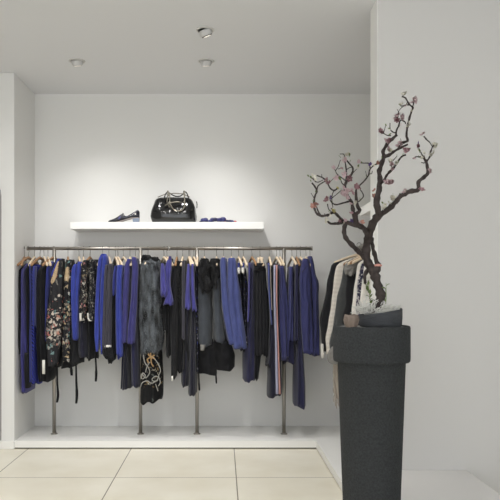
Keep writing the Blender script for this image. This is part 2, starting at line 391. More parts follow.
def necklace():
    Y = 5.9; base = P(218, 221.5, Y); base.z = ST
    t = thing('necklace', 'chunky navy blue necklace with red end beads lying on shelf right of bag', 'necklace', base)
    random.seed(5)
    spec = [(201, 219.8, 1.4, 'bead2'), (203, 218.6, 2, 'bead'), (205.5, 218.4, 2.2, 'bead'), (207.3, 219.4, 1.7, 'bead2'), (210, 219.3, 1.9, 'bead'), (212.7, 218.2, 2.3, 'bead'), (215, 218.2, 2.1, 'bead2'),
            (218, 219, 2, 'bead'), (220.5, 217.3, 2.3, 'bead'), (223, 217.4, 2.6, 'bead'), (224.8, 219, 1.7, 'redbead'), (227.5, 219.6, 1.7, 'bead2'), (230, 219.2, 1.8, 'bead2'), (232, 219.6, 1.6, 'bead'), (235, 220.2, 1.4, 'redbead'), (233.4, 220.4, 1, 'bead2')]
    for px, py, r, m in spec:
        bm = bmesh.new(); rr = r*1.12*Y/F
        ball(bm, ((px-CX)*Y/F, Y+random.uniform(-.02, .02), ST+(rr*.85 if py > 219 else rr*.85+.012)), rr, 1.15, 1, .85, 10, 7)
        obj('bead', bm, M[m], t)
    bm = bmesh.new(); tube(bm, [((px-CX)*Y/F, Y, ST+.006) for px, *_ in spec], .003, 6); obj('cord', bm, M['bead2'], t)
necklace()

# ------------------------------------------------------------------ garment racks
RY = 5.76; RZ = P(0, 248.4, RY).z; RR = .0145
def rack(x0, x1, poles, label):
    t = thing('garment_rack', label, 'rack', ((P(x0, 0, RY).x+P(x1, 0, RY).x)/2, RY, PH), 'steel clothes rails on the plinth')
    bm = bmesh.new(); tube(bm, [(P(x0, 0, RY).x, RY, RZ), (P(x1, 0, RY).x, RY, RZ)], RR, 14); obj('rail', bm, M['steel'], t)
    for xa in (P(x0, 0, RY).x, P(x1, 0, RY).x-.012):
        bm = bmesh.new(); tube(bm, [(xa, RY, RZ), (xa+.012, RY, RZ)], RR*1.25, 14); obj('end_cap', bm, M['steel'], t)
    for p in poles:
        x = P(p, 0, RY).x
        bm = bmesh.new(); tube(bm, [(x, RY, PH), (x, RY, RZ+.002)], .0155, 14); up = obj('upright', bm, M['steel'], t)
        bm = bmesh.new(); lathe(bm, [(.03, PH), (.03, PH+.004), (.018, PH+.01)], x, RY, 20); obj('foot_flange', bm, M['steel'], up)
rack(27, 168.3, (54.2, 140.5), 'left half of the long steel clothes rail, in front of back wall')
rack(169, 312.5, (197, 284), 'right half of the long steel clothes rail, in front of back wall')
SX = 1.12; SZ = P(0, 247, 5.45).z
t = thing('garment_rack', 'short steel rail running along the right wall behind the planter', 'rack', (SX, 5.2, PH), 'steel clothes rails on the plinth')
bm = bmesh.new(); tube(bm, [(SX, 4.9, SZ), (SX, 5.56, SZ)], RR, 14); obj('rail', bm, M['steel'], t)
for y in (4.97, 5.5):
    bm = bmesh.new(); tube(bm, [(SX+.02, y, PH), (SX+.02, y, SZ)], .013, 12); up = obj('upright', bm, M['steel'], t)
    bm = bmesh.new(); lathe(bm, [(.03, PH), (.03, PH+.004), (.018, PH+.01)], SX+.02, y, 20); obj('foot_flange', bm, M['steel'], up)

# ------------------------------------------------------------------ hangers
def hanger_meshes():
    # local frame: origin at the rail axis above; arms along +-y; rail runs along x
    bmh = bmesh.new()
    pts = [(0, RR+.004-.002, RR*.2)]
    arc = [(0, (RR+.0035)*math.sin(a), (RR+.0035)*math.cos(a)) for a in [R(-100+k*22) for k in range(12)]]
    pts = arc+[(0, .010, -.028), (0, 0, -.040), (0, 0, -.076)]
    tube(bmh, pts, .0026, 6)
    bmw = bmesh.new()
    w = [(-.205, -.150, .010), (-.20, -.146, .012), (-.15, -.126, .012), (-.08, -.101, .012), (-.03, -.086, .013), (0, -.082, .015), (.03, -.086, .013), (.08, -.101, .012), (.15, -.126, .012), (.20, -.146, .012), (.205, -.150, .010)]
    rings = []
    for y, z, h in w:
        hx = .0105 if abs(y) > .1 else .009
        rings.append([bmw.verts.new((hx*math.cos(a), y, z+h*math.sin(a))) for a in [2*PI*k/10 for k in range(10)]])
    for a, b in zip(rings, rings[1:]):
        for k in range(10): bmw.faces.new((a[k], a[(k+1) % 10], b[(k+1) % 10], b[k]))
    bmw.faces.new(rings[0]); bmw.faces.new(rings[-1])
    return bmh, bmw
HG = 'wooden hangers on the clothes rails'
proto = {}
def hanger(loc, yaw, label, wood='wood'):
    if wood not in proto:
        t = thing('clothes_hanger', label, 'hanger', (0, 0, 0), HG)
        a, b = hanger_meshes(); obj('hook', a, M['hook'], t); obj('wooden_arms', b, M[wood], t); proto[wood] = t; c = t
    else: c = copy_tree(proto[wood])
    c.location = loc; c.rotation_euler = (0, 0, R(yaw)); c['label'] = label
    return c

# ------------------------------------------------------------------ garments
def loft(bm, rows, yc, hy, seed, nf=3, amp=.010, shoulder=0, n=54, m=36, Yr=None, dens=None, hem=.022, wob=.10):
    """rows: (py, x left, x right) as seen at depth Yr; folds run downwards over the front half"""
    Yr = Yr or yc-hy*.7
    rows = catmull(rows, 8); out = []; rnd = random.Random(seed); ph = rnd.uniform(0, 6.28); ph2 = rnd.uniform(0, 6.28)
    # resample by height
    y0, y1 = rows[0][0], rows[-1][0]; S = Yr/F; dl = []
    samp = []
    for i in range(m+1):
        py = y0+(y1-y0)*i/m
        for a, b in zip(rows, rows[1:]):
            if a[0] <= py <= b[0] or b is rows[-1]:
                u = (py-a[0])/max(b[0]-a[0], 1e-6); u = min(max(u, 0), 1); samp.append((py, a[1]+(b[1]-a[1])*u, a[2]+(b[2]-a[2])*u)); break
    sec = []
    nfr = n*2//3; nb = n-nfr
    for k in range(nfr): q = -1+2*(k+.0)/nfr; sec.append((q, -max(0, 1-abs(q)**2.4)**(1/2.4)))
    for k in range(nb): q = 1-2*k/nb; sec.append((q, max(0, 1-abs(q)**2.4)**(1/2.4)))
    rings = []
    for i, (py, xl, xr) in enumerate(samp):
        v = i/m; x0 = (xl-CX)*S; x1 = (xr-CX)*S; z = EYE-(py-CY)*S; c = (x0+x1)/2; hx = max((x1-x0)/2, .002)
        h = hy
        if shoulder:
            drop = (samp[0][0]-py)*-S
            h = min(hy, .05+drop*2.2)
        a0 = amp*min(1, .25+v*1.6)*min(1, hx/.025)
        ring = []
        for sx, sy in sec:
            fr = 1-abs(sx)**4; nf_ = nf if nf > 4 else nf*.62
            q1 = PI*nf_*sx+ph+1.3*math.sin(v*3.1+ph2)+.6*noise.noise(Vector((seed, v*4, 0)))
            q2 = PI*nf_*1.47*sx+ph2+1.9*v
            A = .55+.9*noise.noise(Vector((seed*.7, v*3.2, 8)))
            B = .25+.9*noise.noise(Vector((seed*1.9, v*3.8, 2)))
            fold = A*math.sin(q1)+B*math.sin(q2)+.55*noise.noise(Vector((sx*1.7+seed, v*6, seed*.37)))
            w = (1+wob*noise.noise(Vector((seed*1.3+(3 if sx > 0 else 0), v*5, 1.5))))*(1-(.45*max(0, sy) if hy > .1 else 0))
            y = yc+h*sy+(a0*fold*fr if sy < 0 else -a0*fold*fr*.5)
            zz = z
            if i >= m-1 and m > 12:
                zz += (hem*1.6*noise.noise(Vector((sx*1.6+seed*2.1, sy*.8, 3.3)))+hem*.22*math.sin(q1))*(1 if i == m else .6)
            ring.append(bm.verts.new((c+hx*sx*w, y, zz)))
            if dens is not None: dl.append(dens(py, (sx+1)/2))
        rings.append(ring)
    for a, b in zip(rings, rings[1:]):
        for k in range(n): bm.faces.new((a[k], a[(k+1) % n], b[(k+1) % n], b[k]))
    # rounded shoulder and closed hem
    bm.faces.new(rings[0][::-1]); bm.faces.new(rings[-1])
    return dl
def fur_strands(bm, count, seed, length=.03, rad=.003):
    rnd = random.Random(seed); bm.faces.ensure_lookup_table(); fs = [f for f in bm.faces if len(f.verts) == 4]
    ws = [f.calc_area() for f in fs]
    picks = rnd.choices(fs, ws, k=count); new = []
    for f in picks:
        c = f.calc_center_median(); a = [v.co for v in f.verts]
        u, v = rnd.random(), rnd.random()
        p = a[0].lerp(a[1], u).lerp(a[3].lerp(a[2], u), v); n = f.normal
        new.append((p.copy(), n.copy()))
    for p, n in new:
        d = (n*.75+Vector((rnd.uniform(-.5, .5), rnd.uniform(-.4, .4), -.75+rnd.uniform(-.4, .5)))).normalized()
        s = d.orthogonal().normalized()*rad; t = d.cross(s)
        L = length*rnd.uniform(.5, 1.2)
        v = [bm.verts.new(p+s-d*.004), bm.verts.new(p-s*.5+t*.87-d*.004), bm.verts.new(p-s*.5-t*.87-d*.004), bm.verts.new(p+d*L+Vector((0, 0, -L*.25)))]
        for q in ((0, 1, 3), (1, 2, 3), (2, 0, 3)): bm.faces.new([v[i] for i in q])
GID = [0]
def piece_bm(pc, seed):
    part, m, kind, dy, rows = pc[:5]; opt = pc[5] if len(pc) > 5 else {}
    yc0 = opt.get('yc', RY)
    bm = bmesh.new(); dl = None
    if kind == 'b': dl = loft(bm, rows, yc0+dy, opt.get('hy', .185), seed, opt.get('nf', 2), opt.get('amp', .018), 1, dens=opt.get('dens'), Yr=opt.get('Yr'))
    elif kind == 's': dl = loft(bm, rows, yc0-.165+dy, opt.get('hy', .045), seed, opt.get('nf', 2), opt.get('amp', .012), 0, dens=opt.get('dens'), n=42, Yr=opt.get('Yr'))
    elif kind == 'fur':
        dl = None; loft(bm, rows, yc0+dy, opt.get('hy', .18), seed, opt.get('nf', 2), .026, opt.get('sh', 1), wob=.2)
        bm.normal_update()
        fur_strands(bm, opt.get('count', 2500), seed, opt.get('len', .042))
    elif kind == 'tie':      # narrow ribbon: rows are (px, py)
        Y = yc0+dy
        pts = catmull([P(px, py, Y) for px, py in rows], 4); W = opt.get('w', .006); r = []
        for i, p in enumerate(pts):
            p = Vector(p); s = W*(.35 if i == 0 else (.6+.4*math.sin(PI*i/len(pts))+(.25 if i > len(pts)*.5 else 0)))
            r.append([bm.verts.new(p+Vector((a*s, b*.003, 0))) for a, b in ((-1, 0), (0, -1), (1, 0), (0, 1))])
        for a, b in zip(r, r[1:]):
            for k in range(4): bm.faces.new((a[k], a[(k+1) % 4], b[(k+1) % 4], b[k]))
        bm.faces.new(r[0]); bm.faces.new(r[-1])
    elif kind == 'stitch':   # raised stitching: rows is a list of (px, py) paths
        Y = yc0+dy
        for path in rows: tube(bm, catmull([P(px, py, Y+.004*math.sin(px)) for px, py in path], 4), opt['w'], 6)
    elif kind == 'tag':      # small card: rows (x0, y0, x1, y1)
        Y = yc0+dy; a = P(rows[0], rows[1], Y); b = P(rows[2], rows[3], Y)
        box(bm, a.x, b.x, Y-.001, Y+.001, b.z, a.z)
    elif kind == 'band':     # a band laid over the front: rows (py, xl, xr)
        dl = loft(bm, rows, yc0-.165+dy, opt.get('hy', .05), seed, 1, .003, 0, n=24, m=opt.get('m', 24), hem=0)
    return bm, dl
def G(name, label, cat, hang, short, *pieces, group='clothes on the long rail', wood='wood', rail=None):
    GID[0] += 1; seed = GID[0]
    if len(pieces) == 1:
        bm, dl = piece_bm(pieces[0], seed*7)
        o = tag(obj(name, bm, M[pieces[0][1]], dens=dl or None), label, cat, group)
    else:
        rows = pieces[0][4]; c = P((rows[0][1]+rows[0][2])/2, rows[-1][0], RY); yc0 = pieces[0][5].get('yc', RY) if len(pieces[0]) > 5 else RY
        t = thing(name, label, cat, (c.x, yc0, c.z), group)
        last = None
        for j, pc in enumerate(pieces):
            bm, dl = piece_bm(pc, seed*7+j); sub = pc[0] in ('fringe', 'cuff', 'cuff_buttons', 'hem_trim', 'frill', 'paper_tag', 'side_stripe', 'embroidery', 'front_crease', 'pocket_patch', 'lapel') and last is not None
            o = obj(pc[0], bm, M[pc[1]], last if sub else t, dens=dl or None)
            if not sub: last = o
            if len(pc) > 5 and 'lab' in pc[5]: o['label'] = pc[5]['lab']
    if hang:
        px, yaw = hang; x = (px-CX)*RY/F
        hanger((x, RY, RZ), yaw, ('pale' if wood == 'wood' else 'tan')+' wooden hanger carrying the '+short, wood)
def D(*pts):                 # print density along the height: (py, density) pairs
    def f(py, u):
        for (a, da), (b, db) in zip(pts, pts[1:]):
            if a <= py <= b: return da+(db-da)*(py-a)/(b-a)
        return pts[0][1] if py < pts[0][0] else pts[-1][1]
    return f

G('dress', 'plain black dress hanging outermost at the left end of the long rail', 'dress', (24.5, 10), 'leftmost black dress',
  ('body', 'black', 'b', .02, [(263, 22, 25), (272, 18.8, 24), (300, 17.8, 24), (340, 18.2, 24), (352, 19, 24)]), wood='wood2')
G('tunic', 'long blue tunic with black lower panel, second from left end of rail', 'tunic', (28.5, -8), 'blue tunic with black panel',
  ('body', 'violet', 'b', -.01, [(263, 22.5, 26), (275, 21.7, 25.6), (300, 21.5, 26.4), (325, 20.6, 28), (354, 20.2, 28.6), (378, 21, 29), (392, 21.8, 27)]),
  ('hem_panel', 'black', 'band', -.012, [(353, 24, 28.9), (370, 23.6, 29.4), (388, 24.4, 29.2)], {'lab': 'black lower panel'}), wood='wood2')
G('dress', 'slim black dress with blue edges beside the long blue tunic', 'dress', (34.5, 4), 'slim black dress with blue edges',
  ('body', 'black2', 'b', 0, [(262, 24.8, 31), (280, 26, 31), (320, 27, 31.5), (360, 28, 32), (383, 29, 33)]),
  ('edging', 'royal2', 'band', -.02, [(264, 29, 30.2), (300, 29.8, 31), (345, 29.2, 30.6), (382, 29.4, 31.6)], {'hy': .03, 'lab': 'blue edging'}))
G('dress', 'blue and black lace dress hanging right of slim black dress', 'dress', (40, -4), 'blue and black lace dress',
  ('body', 'lace', 'b', 0, [(264, 31, 36.5), (300, 31, 36.5), (350, 31, 37), (384, 32, 38)]),
  ('sleeve', 'royal2', 's', -.01, [(266, 32.2, 35.2), (300, 32, 35), (325, 31.8, 35.2)]), wood='wood2')
G('dress', 'wide plain black dress with white paper tag near its hem', 'dress', (44, 22), 'black dress with white tag',
  ('body', 'black', 'b', -.01, [(264, 38, 46.5), (275, 36, 47), (310, 35, 48.5), (350, 35, 52), (374, 36.5, 53), (381, 38, 51)], {'nf': 4}),
  ('paper_tag', 'paper', 'tag', -.215, (42.2, 360, 45, 374), {'lab': 'white paper tag'}))
G('blouse', 'narrow royal blue blouse pressed between black dress and floral jacket', 'blouse', (48, 20), 'narrow blue blouse beside the floral jacket',
  ('body', 'royal2', 'b', 0, [(261, 46.5, 51), (275, 46, 51.5), (300, 45.5, 50), (340, 45, 49)]))
G('jacket', 'black jacket with bright floral print and tan shoulder, leftmost of the florals', 'jacket', (54, -12), 'leftmost floral jacket',
  ('body', 'black', 'b', .03, [(258, 54, 61), (270, 51, 62), (300, 50, 62), (340, 47, 62), (360, 48, 60), (368, 49, 58)]),
  ('collar', 'royal', 's', .0, [(258.5, 57, 60.5), (265, 54, 59), (272, 51.3, 57), (277, 50.5, 54)], {'lab': 'royal blue collar'}),
  ('sleeve', 'floral', 's', -.02, [(259.5, 59, 63), (266, 56, 63), (275, 52, 63), (286, 49.5, 63), (300, 48, 62), (325, 45, 61.5), (345, 45.5, 60), (366, 46.5, 57)],
   {'nf': 3, 'dens': D((258, .6), (284, .6), (290, .22), (306, .22), (314, 1.6), (346, 1.7), (350, .3), (370, .4))}),
  ('shoulder_patch', 'tan', 's', -.026, [(261.5, 57.4, 60), (266, 55.4, 59.4), (274, 52.4, 58.6), (281, 50.2, 56), (284, 51, 53.6)], {'nf': 1, 'amp': .004, 'lab': 'tan shoulder patch'}),
  ('tie', 'black', 'tie', -.15, [(57.5, 362), (57.2, 380), (58, 395), (57, 402.5)], {'w': .009}), wood='wood2')
G('jacket', 'dark jacket with tan and coral floral print, second of the florals', 'jacket', (68, 14), 'second floral jacket',
  ('body', 'black', 'b', .0, [(259, 63, 71), (280, 62, 73), (330, 60, 74), (350, 62, 76), (366, 60, 74)]),
  ('sleeve', 'tanfloral', 's', -.005, [(260, 65.5, 70), (268, 64.5, 71), (280, 63.3, 71), (300, 63, 70.5), (330, 62, 70), (345, 61.5, 69.5), (362, 62, 70)],
   {'nf': 3, 'dens': D((258, .3), (267, 1.4), (280, 1.4), (283, .25), (300, .45), (310, 1.2), (342, 1.4), (348, .4))}),
  ('shoulder_patch', 'tan', 's', -.012, [(267, 66, 69.6), (272, 64.4, 70), (279, 63.6, 69.6), (280.6, 64, 69)], {'nf': 1, 'amp': .004, 'lab': 'tan shoulder patch'}),
  ('tie', 'black', 'tie', -.16, [(71.6, 360), (71.2, 368), (71.8, 375.5)], {'w': .010}), wood='wood2')
G('blouse', 'bright royal blue blouse hanging between two patterned jackets', 'blouse', (79, 16), 'blue blouse between the florals',
  ('body', 'black2', 'b', .0, [(262, 73, 81), (290, 71, 79), (340, 70, 80), (364, 67, 81)]),
  ('sleeve', 'royal', 's', -.02, [(264, 74, 77.5), (270, 71, 76.5), (290, 70.5, 75.6), (320, 71, 75.4), (340, 72, 76)]),
  ('sleeve', 'royal', 's', -.01, [(261.5, 77.5, 81), (268, 76, 81), (290, 75.2, 79.2), (315, 75, 78.2), (339, 75, 77.8)]),
  ('tie', 'black', 'tie', -.16, [(76, 360), (76.3, 380), (76.9, 394), (76.2, 403.5)], {'w': .010}))
G('tunic', 'black tunic printed with pink flower and white marks, white cuff', 'tunic', (83.5, 12), 'black tunic with pink flower',
  ('body', 'midnight', 'b', .0, [(260, 81, 88), (280, 79, 88), (320, 77, 88), (356, 77, 90)]),
  ('sleeve', 'geo', 's', -.015, [(260, 83, 88), (268, 81, 88), (290, 79.5, 87.5), (310, 78.6, 86.5), (321, 79, 86)], {'nf': 3, 'dens': D((258, .7), (270, .9), (290, 1.3), (314, 1.3), (322, .8))}),
  ('cuff', 'white_cloth', 'band', -.02, [(313, 79, 82), (321, 79.2, 82.2)], {'m': 4, 'lab': 'white cuff'}))
G('tunic', 'black tunic with fine white line print and white cuff, left of hooded top', 'tunic', (90, -3), 'black tunic with white lines',
  ('body', 'black', 'b', .01, [(259, 87, 96), (280, 87, 96), (320, 86, 95), (348, 86, 95), (359, 85, 96)]),
  ('sleeve', 'lines', 's', -.015, [(259.5, 88.6, 94), (270, 87.8, 95.5), (290, 88, 95), (312, 87, 94.5), (321, 87, 93.5)], {'nf': 3, 'dens': D((258, 1.2), (300, 1.1), (322, 1))}),
  ('cuff', 'white_cloth', 'band', -.02, [(313, 87, 88.6), (318, 87.2, 89.6), (321, 88, 92.4)], {'m': 5, 'lab': 'white cuff'}),
  ('tie', 'black', 'tie', -.16, [(95, 350), (96, 365), (96.2, 374), (95.8, 381.5)], {'w': .009}), wood='wood2')
G('hooded_top', 'bright royal blue hooded top rising above its neighbours on rail', 'top', (102.5, 0), 'bright blue hooded top',
  ('body', 'royal2', 'b', .02, [(256, 99, 106), (266, 97, 107), (300, 95, 105), (340, 96, 103)]),
  ('sleeve', 'royal', 's', -.02, [(256.5, 99.5, 102.2), (262, 97.5, 102), (280, 95.8, 100.3), (310, 94.4, 99), (335, 94, 99), (350, 95.5, 98.4)]),
  ('sleeve', 'royal', 's', -.01, [(255.2, 102, 106), (262, 101.4, 107), (280, 100, 105.5), (310, 99.3, 103.6), (335, 99.5, 103.2), (353, 100.4, 103.4)]),
  ('hood', 'royal', 's', .06, [(253.8, 101, 105.5), (257, 99, 107.5), (263, 99, 107.8), (268, 101, 107)]))
G('cardigan', 'charcoal cardigan with white hem trim, right beside blue hooded top', 'cardigan', (109, 14), 'charcoal cardigan beside hooded top',
  ('body', 'black2', 'b', .0, [(264, 104.6, 109), (300, 103.5, 108.5), (346, 101.5, 109), (353, 102, 110)]),
  ('sleeve', 'char', 's', -.02, [(264.5, 105, 108.2), (280, 103.6, 107), (320, 102.5, 106.6), (346, 101, 106.5)]))
G('cardigan', 'charcoal cardigan with black frilled hem under a white trim', 'cardigan', (115.5, 16), 'charcoal cardigan with frilled hem',
  ('body', 'black', 'b', .0, [(264, 108, 113), (300, 107, 113), (350, 104, 113), (357, 106, 113.5), (362, 108, 112)]),
  ('sleeve', 'char', 's', -.02, [(263.5, 108.3, 112.4), (280, 106.6, 112), (320, 105.4, 111.2), (346, 103.6, 111.2)], {'nf': 3}),
  ('hem_trim', 'white_cloth', 'band', -.02, [(345, 102.6, 111.2), (347.2, 102.4, 111.4)], {'m': 3, 'lab': 'white hem trim'}),
  ('frill', 'black2', 's', -.02, [(347.4, 102, 111.4), (353, 101, 112.6), (360, 106, 113)], {'nf': 5, 'amp': .012, 'lab': 'black frill'}))
G('top', 'black top with narrow blue sleeve hanging left of the blue shirt', 'top', (118, 18), 'black top with narrow blue sleeve',
  ('body', 'black', 'b', .0, [(265, 112, 117), (300, 111, 117), (340, 110, 116), (357, 109.5, 115.5)]),
  ('sleeve', 'royal2', 's', -.015, [(266, 114.2, 117), (275, 112.4, 115.8), (288, 112, 115), (296, 112.4, 114.4)], {'lab': 'blue sleeve'}))
G('shirt', 'royal blue shirt with straight sleeve, middle of the left rail half', 'shirt', (123.5, 20), 'royal blue straight shirt',
  ('body', 'royal2', 'b', .0, [(265, 115, 123), (300, 114.6, 122.5), (340, 114.5, 124), (357, 115, 124)]),
  ('sleeve', 'royal', 's', -.02, [(265, 117, 122.6), (275, 115.6, 122.2), (300, 115.2, 121.6), (330, 115.2, 122.4), (356, 115.6, 122.8)], {'nf': 3}))
G('blouse', 'violet blue blouse with stitched sleeve band, right of royal blue shirt', 'blouse', (130, 8), 'violet blouse with sleeve band',
  ('body', 'navy', 'b', .0, [(259, 125, 131), (280, 122.6, 131), (320, 121, 129), (341, 120.4, 127)]),
  ('sleeve', 'violet', 's', -.01, [(259, 127, 130.6), (266, 124.2, 130), (280, 122.8, 129.4), (310, 121.8, 128), (342, 119.8, 126.8)], {'nf': 2}))
G('skirt', 'long midnight blue skirt hanging below the violet blouse', 'skirt', None, '',
  ('body', 'midnight', 'b', .03, [(270, 122, 127), (320, 121, 129), (345, 121.5, 130), (389, 119.8, 129.5)], {'nf': 3}))
G('blouse', 'lighter violet blue blouse with raised shoulders, next to grey fur coat', 'blouse', (135.5, -4), 'violet blouse next to fur coat',
  ('body', 'navy', 'b', .0, [(258, 131, 137), (270, 130, 138.5), (320, 128, 137), (343, 127, 135)]),
  ('sleeve', 'violet', 's', -.01, [(257, 131.8, 135.6), (261, 131.2, 137), (270, 131.6, 138), (300, 130, 137), (325, 127.6, 135.4), (343, 126.6, 134.4)], {'nf': 3}))
G('skirt', 'long indigo skirt hanging beside the embroidered black dress', 'skirt', None, '',
  ('body', 'navy', 'b', .02, [(270, 131, 136), (320, 130, 137), (343, 129.6, 138), (386, 130.5, 139.5)], {'nf': 3}))
G('dress', 'long black dress with gold and white embroidery, under the fur coat', 'dress', None, '',
  ('skirt', 'embro', 'b', .0, [(300, 142, 158), (340, 140, 160), (370, 139.6, 162.4), (394, 139.4, 162.4), (403, 139.6, 161)], {'nf': 3, 'amp': .014, 'dens': D((345, .2), (352, .5), (384, .55), (388, .1), (410, 0))}),
  ('embroidery', 'thread_white', 'stitch', -.212, [[(143.5, 355), (144.6, 362), (148.6, 368), (149.6, 373), (145.6, 378), (142.6, 374.6), (140.8, 379)], [(152.4, 356), (155.6, 360), (158.6, 364.6), (160.6, 370.6), (158.6, 376), (160.4, 382), (158.4, 386)], [(140.6, 386.4), (142.6, 382.4), (147.6, 381), (151.6, 383.4), (156.4, 380.6)],
    [(155.6, 384), (157, 388), (158, 391)], [(150, 362), (147, 366.6), (145.6, 372.4)], [(152, 379), (155, 376.4), (158, 377), (157, 380.6), (153, 381), (152, 379)], [(140.6, 376), (143, 373), (145.4, 376), (142.6, 379), (140.6, 376)]], {'w': .0042, 'lab': 'white stitched scrolls'}),
  ('embroidery', 'thread_gold', 'stitch', -.212, [[(148, 354), (151, 357), (154.6, 355)], [(151, 357), (150.4, 353)], [(151, 357), (151.4, 363), (153.6, 366.6)], [(151, 357), (147.4, 359.4), (148.6, 363)], [(151, 357), (155, 359)]], {'w': .0062, 'lab': 'gold stitched flower'}))
G('fur_coat', 'shaggy charcoal fur coat in the middle of the long rail', 'coat', (148, 0), 'charcoal fur coat',
  ('coat_body', 'fur', 'fur', -.03, [(257, 143, 155), (262, 139.6, 159), (285, 139, 160.5), (310, 138.4, 161.6), (335, 138.6, 162.4), (353, 139, 162)], {'count': 7000, 'hy': .185, 'len': .05}),
  ('collar', 'furblack', 'fur', -.05, [(255, 142.5, 149), (259, 141, 151), (268, 142, 150), (276, 143, 148)], {'count': 900, 'hy': .09, 'sh': 0, 'lab': 'black fur collar'}),
  ('collar', 'furblack', 'fur', -.05, [(257, 151, 157), (262, 151, 158.5), (272, 153, 158)], {'count': 600, 'hy': .09, 'sh': 0, 'lab': 'black fur collar'}),)
G('blouse', 'lilac blue blouse with flared bell sleeve, right against fur coat', 'blouse', (164, 18), 'bell sleeved blouse by the fur coat',
  ('body', 'black', 'b', .02, [(262, 160, 165), (300, 161, 168), (330, 162, 171)]),
  ('sleeve', 'lilac', 's', -.03, [(263.5, 160.6, 163.6), (270, 160, 165), (283, 160, 167), (291, 160, 168), (296, 160, 166.5)], {'nf': 3, 'hy': .06}))
G('blouse', 'lilac blue blouse with longer bell sleeve and blue neckband', 'blouse', (167, 18), 'blouse with longer bell sleeve',
  ('body', 'black', 'b', .03, [(258, 167, 172), (300, 165, 174), (345, 165, 172), (356, 166, 171)]),
  ('sleeve', 'lilac', 's', -.02, [(260, 167, 171.6), (268, 164.5, 171.4), (282, 165, 170.6), (292, 166.4, 171.6), (304, 163, 174)], {'nf': 3}),
  ('neckband', 'violet', 's', .02, [(256.2, 168.6, 171), (261, 167.6, 171.8)]))
G('coat', 'soft black coat with white price tag below its hem', 'coat', (177, 0), 'soft black coat with price tag',
  ('body', 'black2', 'b', -.01, [(262, 171, 179), (285, 170.5, 180), (320, 169, 180), (350, 170, 178), (377, 170.6, 176)], {'nf': 3}),
  ('paper_tag', 'paper', 'tag', -.20, (171.4, 376, 173, 381), {'lab': 'white paper tag'}), wood='wood2')
G('coat', 'black fur trimmed coat hanging between two plain dark coats', 'coat', (182.6, 0), 'black fur trimmed coat',
  ('body', 'black', 'b', .01, [(261, 176, 183), (300, 176, 184), (350, 176, 186), (372, 177, 184)]),
  ('front_trim', 'furblack', 'fur', -.14, [(261, 176.5, 182), (285, 176.5, 182), (300, 177, 181)], {'count': 700, 'hy': .05, 'sh': 0, 'len': .022, 'lab': 'black fur trim'}))
G('cardigan', 'long dark grey cardigan left of two short lilac sleeves', 'cardigan', (188.8, 8), 'long dark grey cardigan',
  ('body', 'black2', 'b', .0, [(260, 181.5, 186), (300, 181, 187), (350, 181, 190), (368, 181, 189)]),
  ('sleeve', 'char', 's', -.005, [(261, 181.6, 184.6), (300, 181.6, 185), (340, 181.6, 185)]))
G('dress', 'midnight dress with short lilac sleeve, left one of that pair', 'dress', (190, 10), 'left dress with lilac sleeve',
  ('skirt', 'midnight', 'b', .0, [(263, 186, 190), (310, 184, 191), (350, 181, 190), (380, 180.4, 189), (386, 181, 188)], {'nf': 3}),
  ('sleeve', 'lilac', 's', -.02, [(264, 187.4, 190), (275, 186, 190.4), (295, 185, 190.4), (308.5, 184.4, 191)]))
G('dress', 'midnight dress with short lilac sleeve, right one, next to upright', 'dress', (193.8, 10), 'right dress with lilac sleeve',
  ('skirt', 'midnight', 'b', .0, [(263, 190, 194), (310, 190, 197), (350, 188.5, 197.5), (394.5, 188, 197)], {'nf': 3}),
  ('sleeve', 'lilac', 's', -.015, [(264, 191.2, 194), (275, 190.6, 194.2), (295, 191, 195), (311, 192, 197)]))
G('top', 'black sequin top squeezed beside the upright, left of fur collared coats', 'top', (197.8, 0), 'black sequin top',
  ('body', 'dots', 'b', .01, [(262, 195, 198.6), (300, 195, 199), (345, 195, 199.5), (372, 196, 199)]))
for k, (px, lab, sh) in enumerate((((204.4), 'grey wool coat with thick black fur collar, left one of two', 'left fur collared coat'), ((216.6), 'grey wool coat with black fur collar, right one, beside blue blazer', 'right fur collared coat'))):
    if k == 0:
        G('coat', lab, 'coat', (px, 0), sh,
          ('body', 'wool', 'b', .0, [(262, 200, 208), (285, 197, 211), (310, 195.6, 212), (345, 195.6, 212)], {'nf': 2, 'amp': .008}),
          ('collar', 'furblack', 'fur', -.06, [(258.5, 201, 208), (264, 198, 210), (276, 197, 211), (286, 198.5, 212), (293, 201, 210)], {'count': 1800, 'hy': .16, 'sh': 0, 'lab': 'black fur collar'}),
          ('lower_panel', 'black', 'b', .015, [(340, 196, 213), (360, 196.5, 216), (374, 197, 217)], {'lab': 'black lower panel'}),
          ('pocket_patch', 'ash', 'band', -.02, [(345, 200, 205.5), (350.5, 200, 204.5)], {'m': 4, 'lab': 'grey patch'}),
          ('tie', 'black', 'tie', -.14, [(198.6, 370), (199, 382), (199.4, 390.5)], {'w': .007}))
    else:
        G('coat', lab, 'coat', (px, 0), sh,
          ('body', 'wool', 'b', .0, [(264, 212.5, 219), (285, 212, 220.5), (310, 212.5, 222), (342, 213, 226)], {'nf': 2, 'amp': .008}),
          ('collar', 'furblack', 'fur', -.05, [(258.5, 211, 219), (265, 209.8, 221), (276, 210.2, 220), (286, 212, 218)], {'count': 1400, 'hy': .15, 'sh': 0, 'lab': 'black fur collar'}),
          ('lower_panel', 'black', 'b', .02, [(335, 213, 227), (355, 214, 235), (369, 214, 235)], {'lab': 'black lower panel'}),
          ('tie', 'black', 'tie', -.14, [(216, 366), (216, 375), (216.4, 383.5)], {'w': .006}))
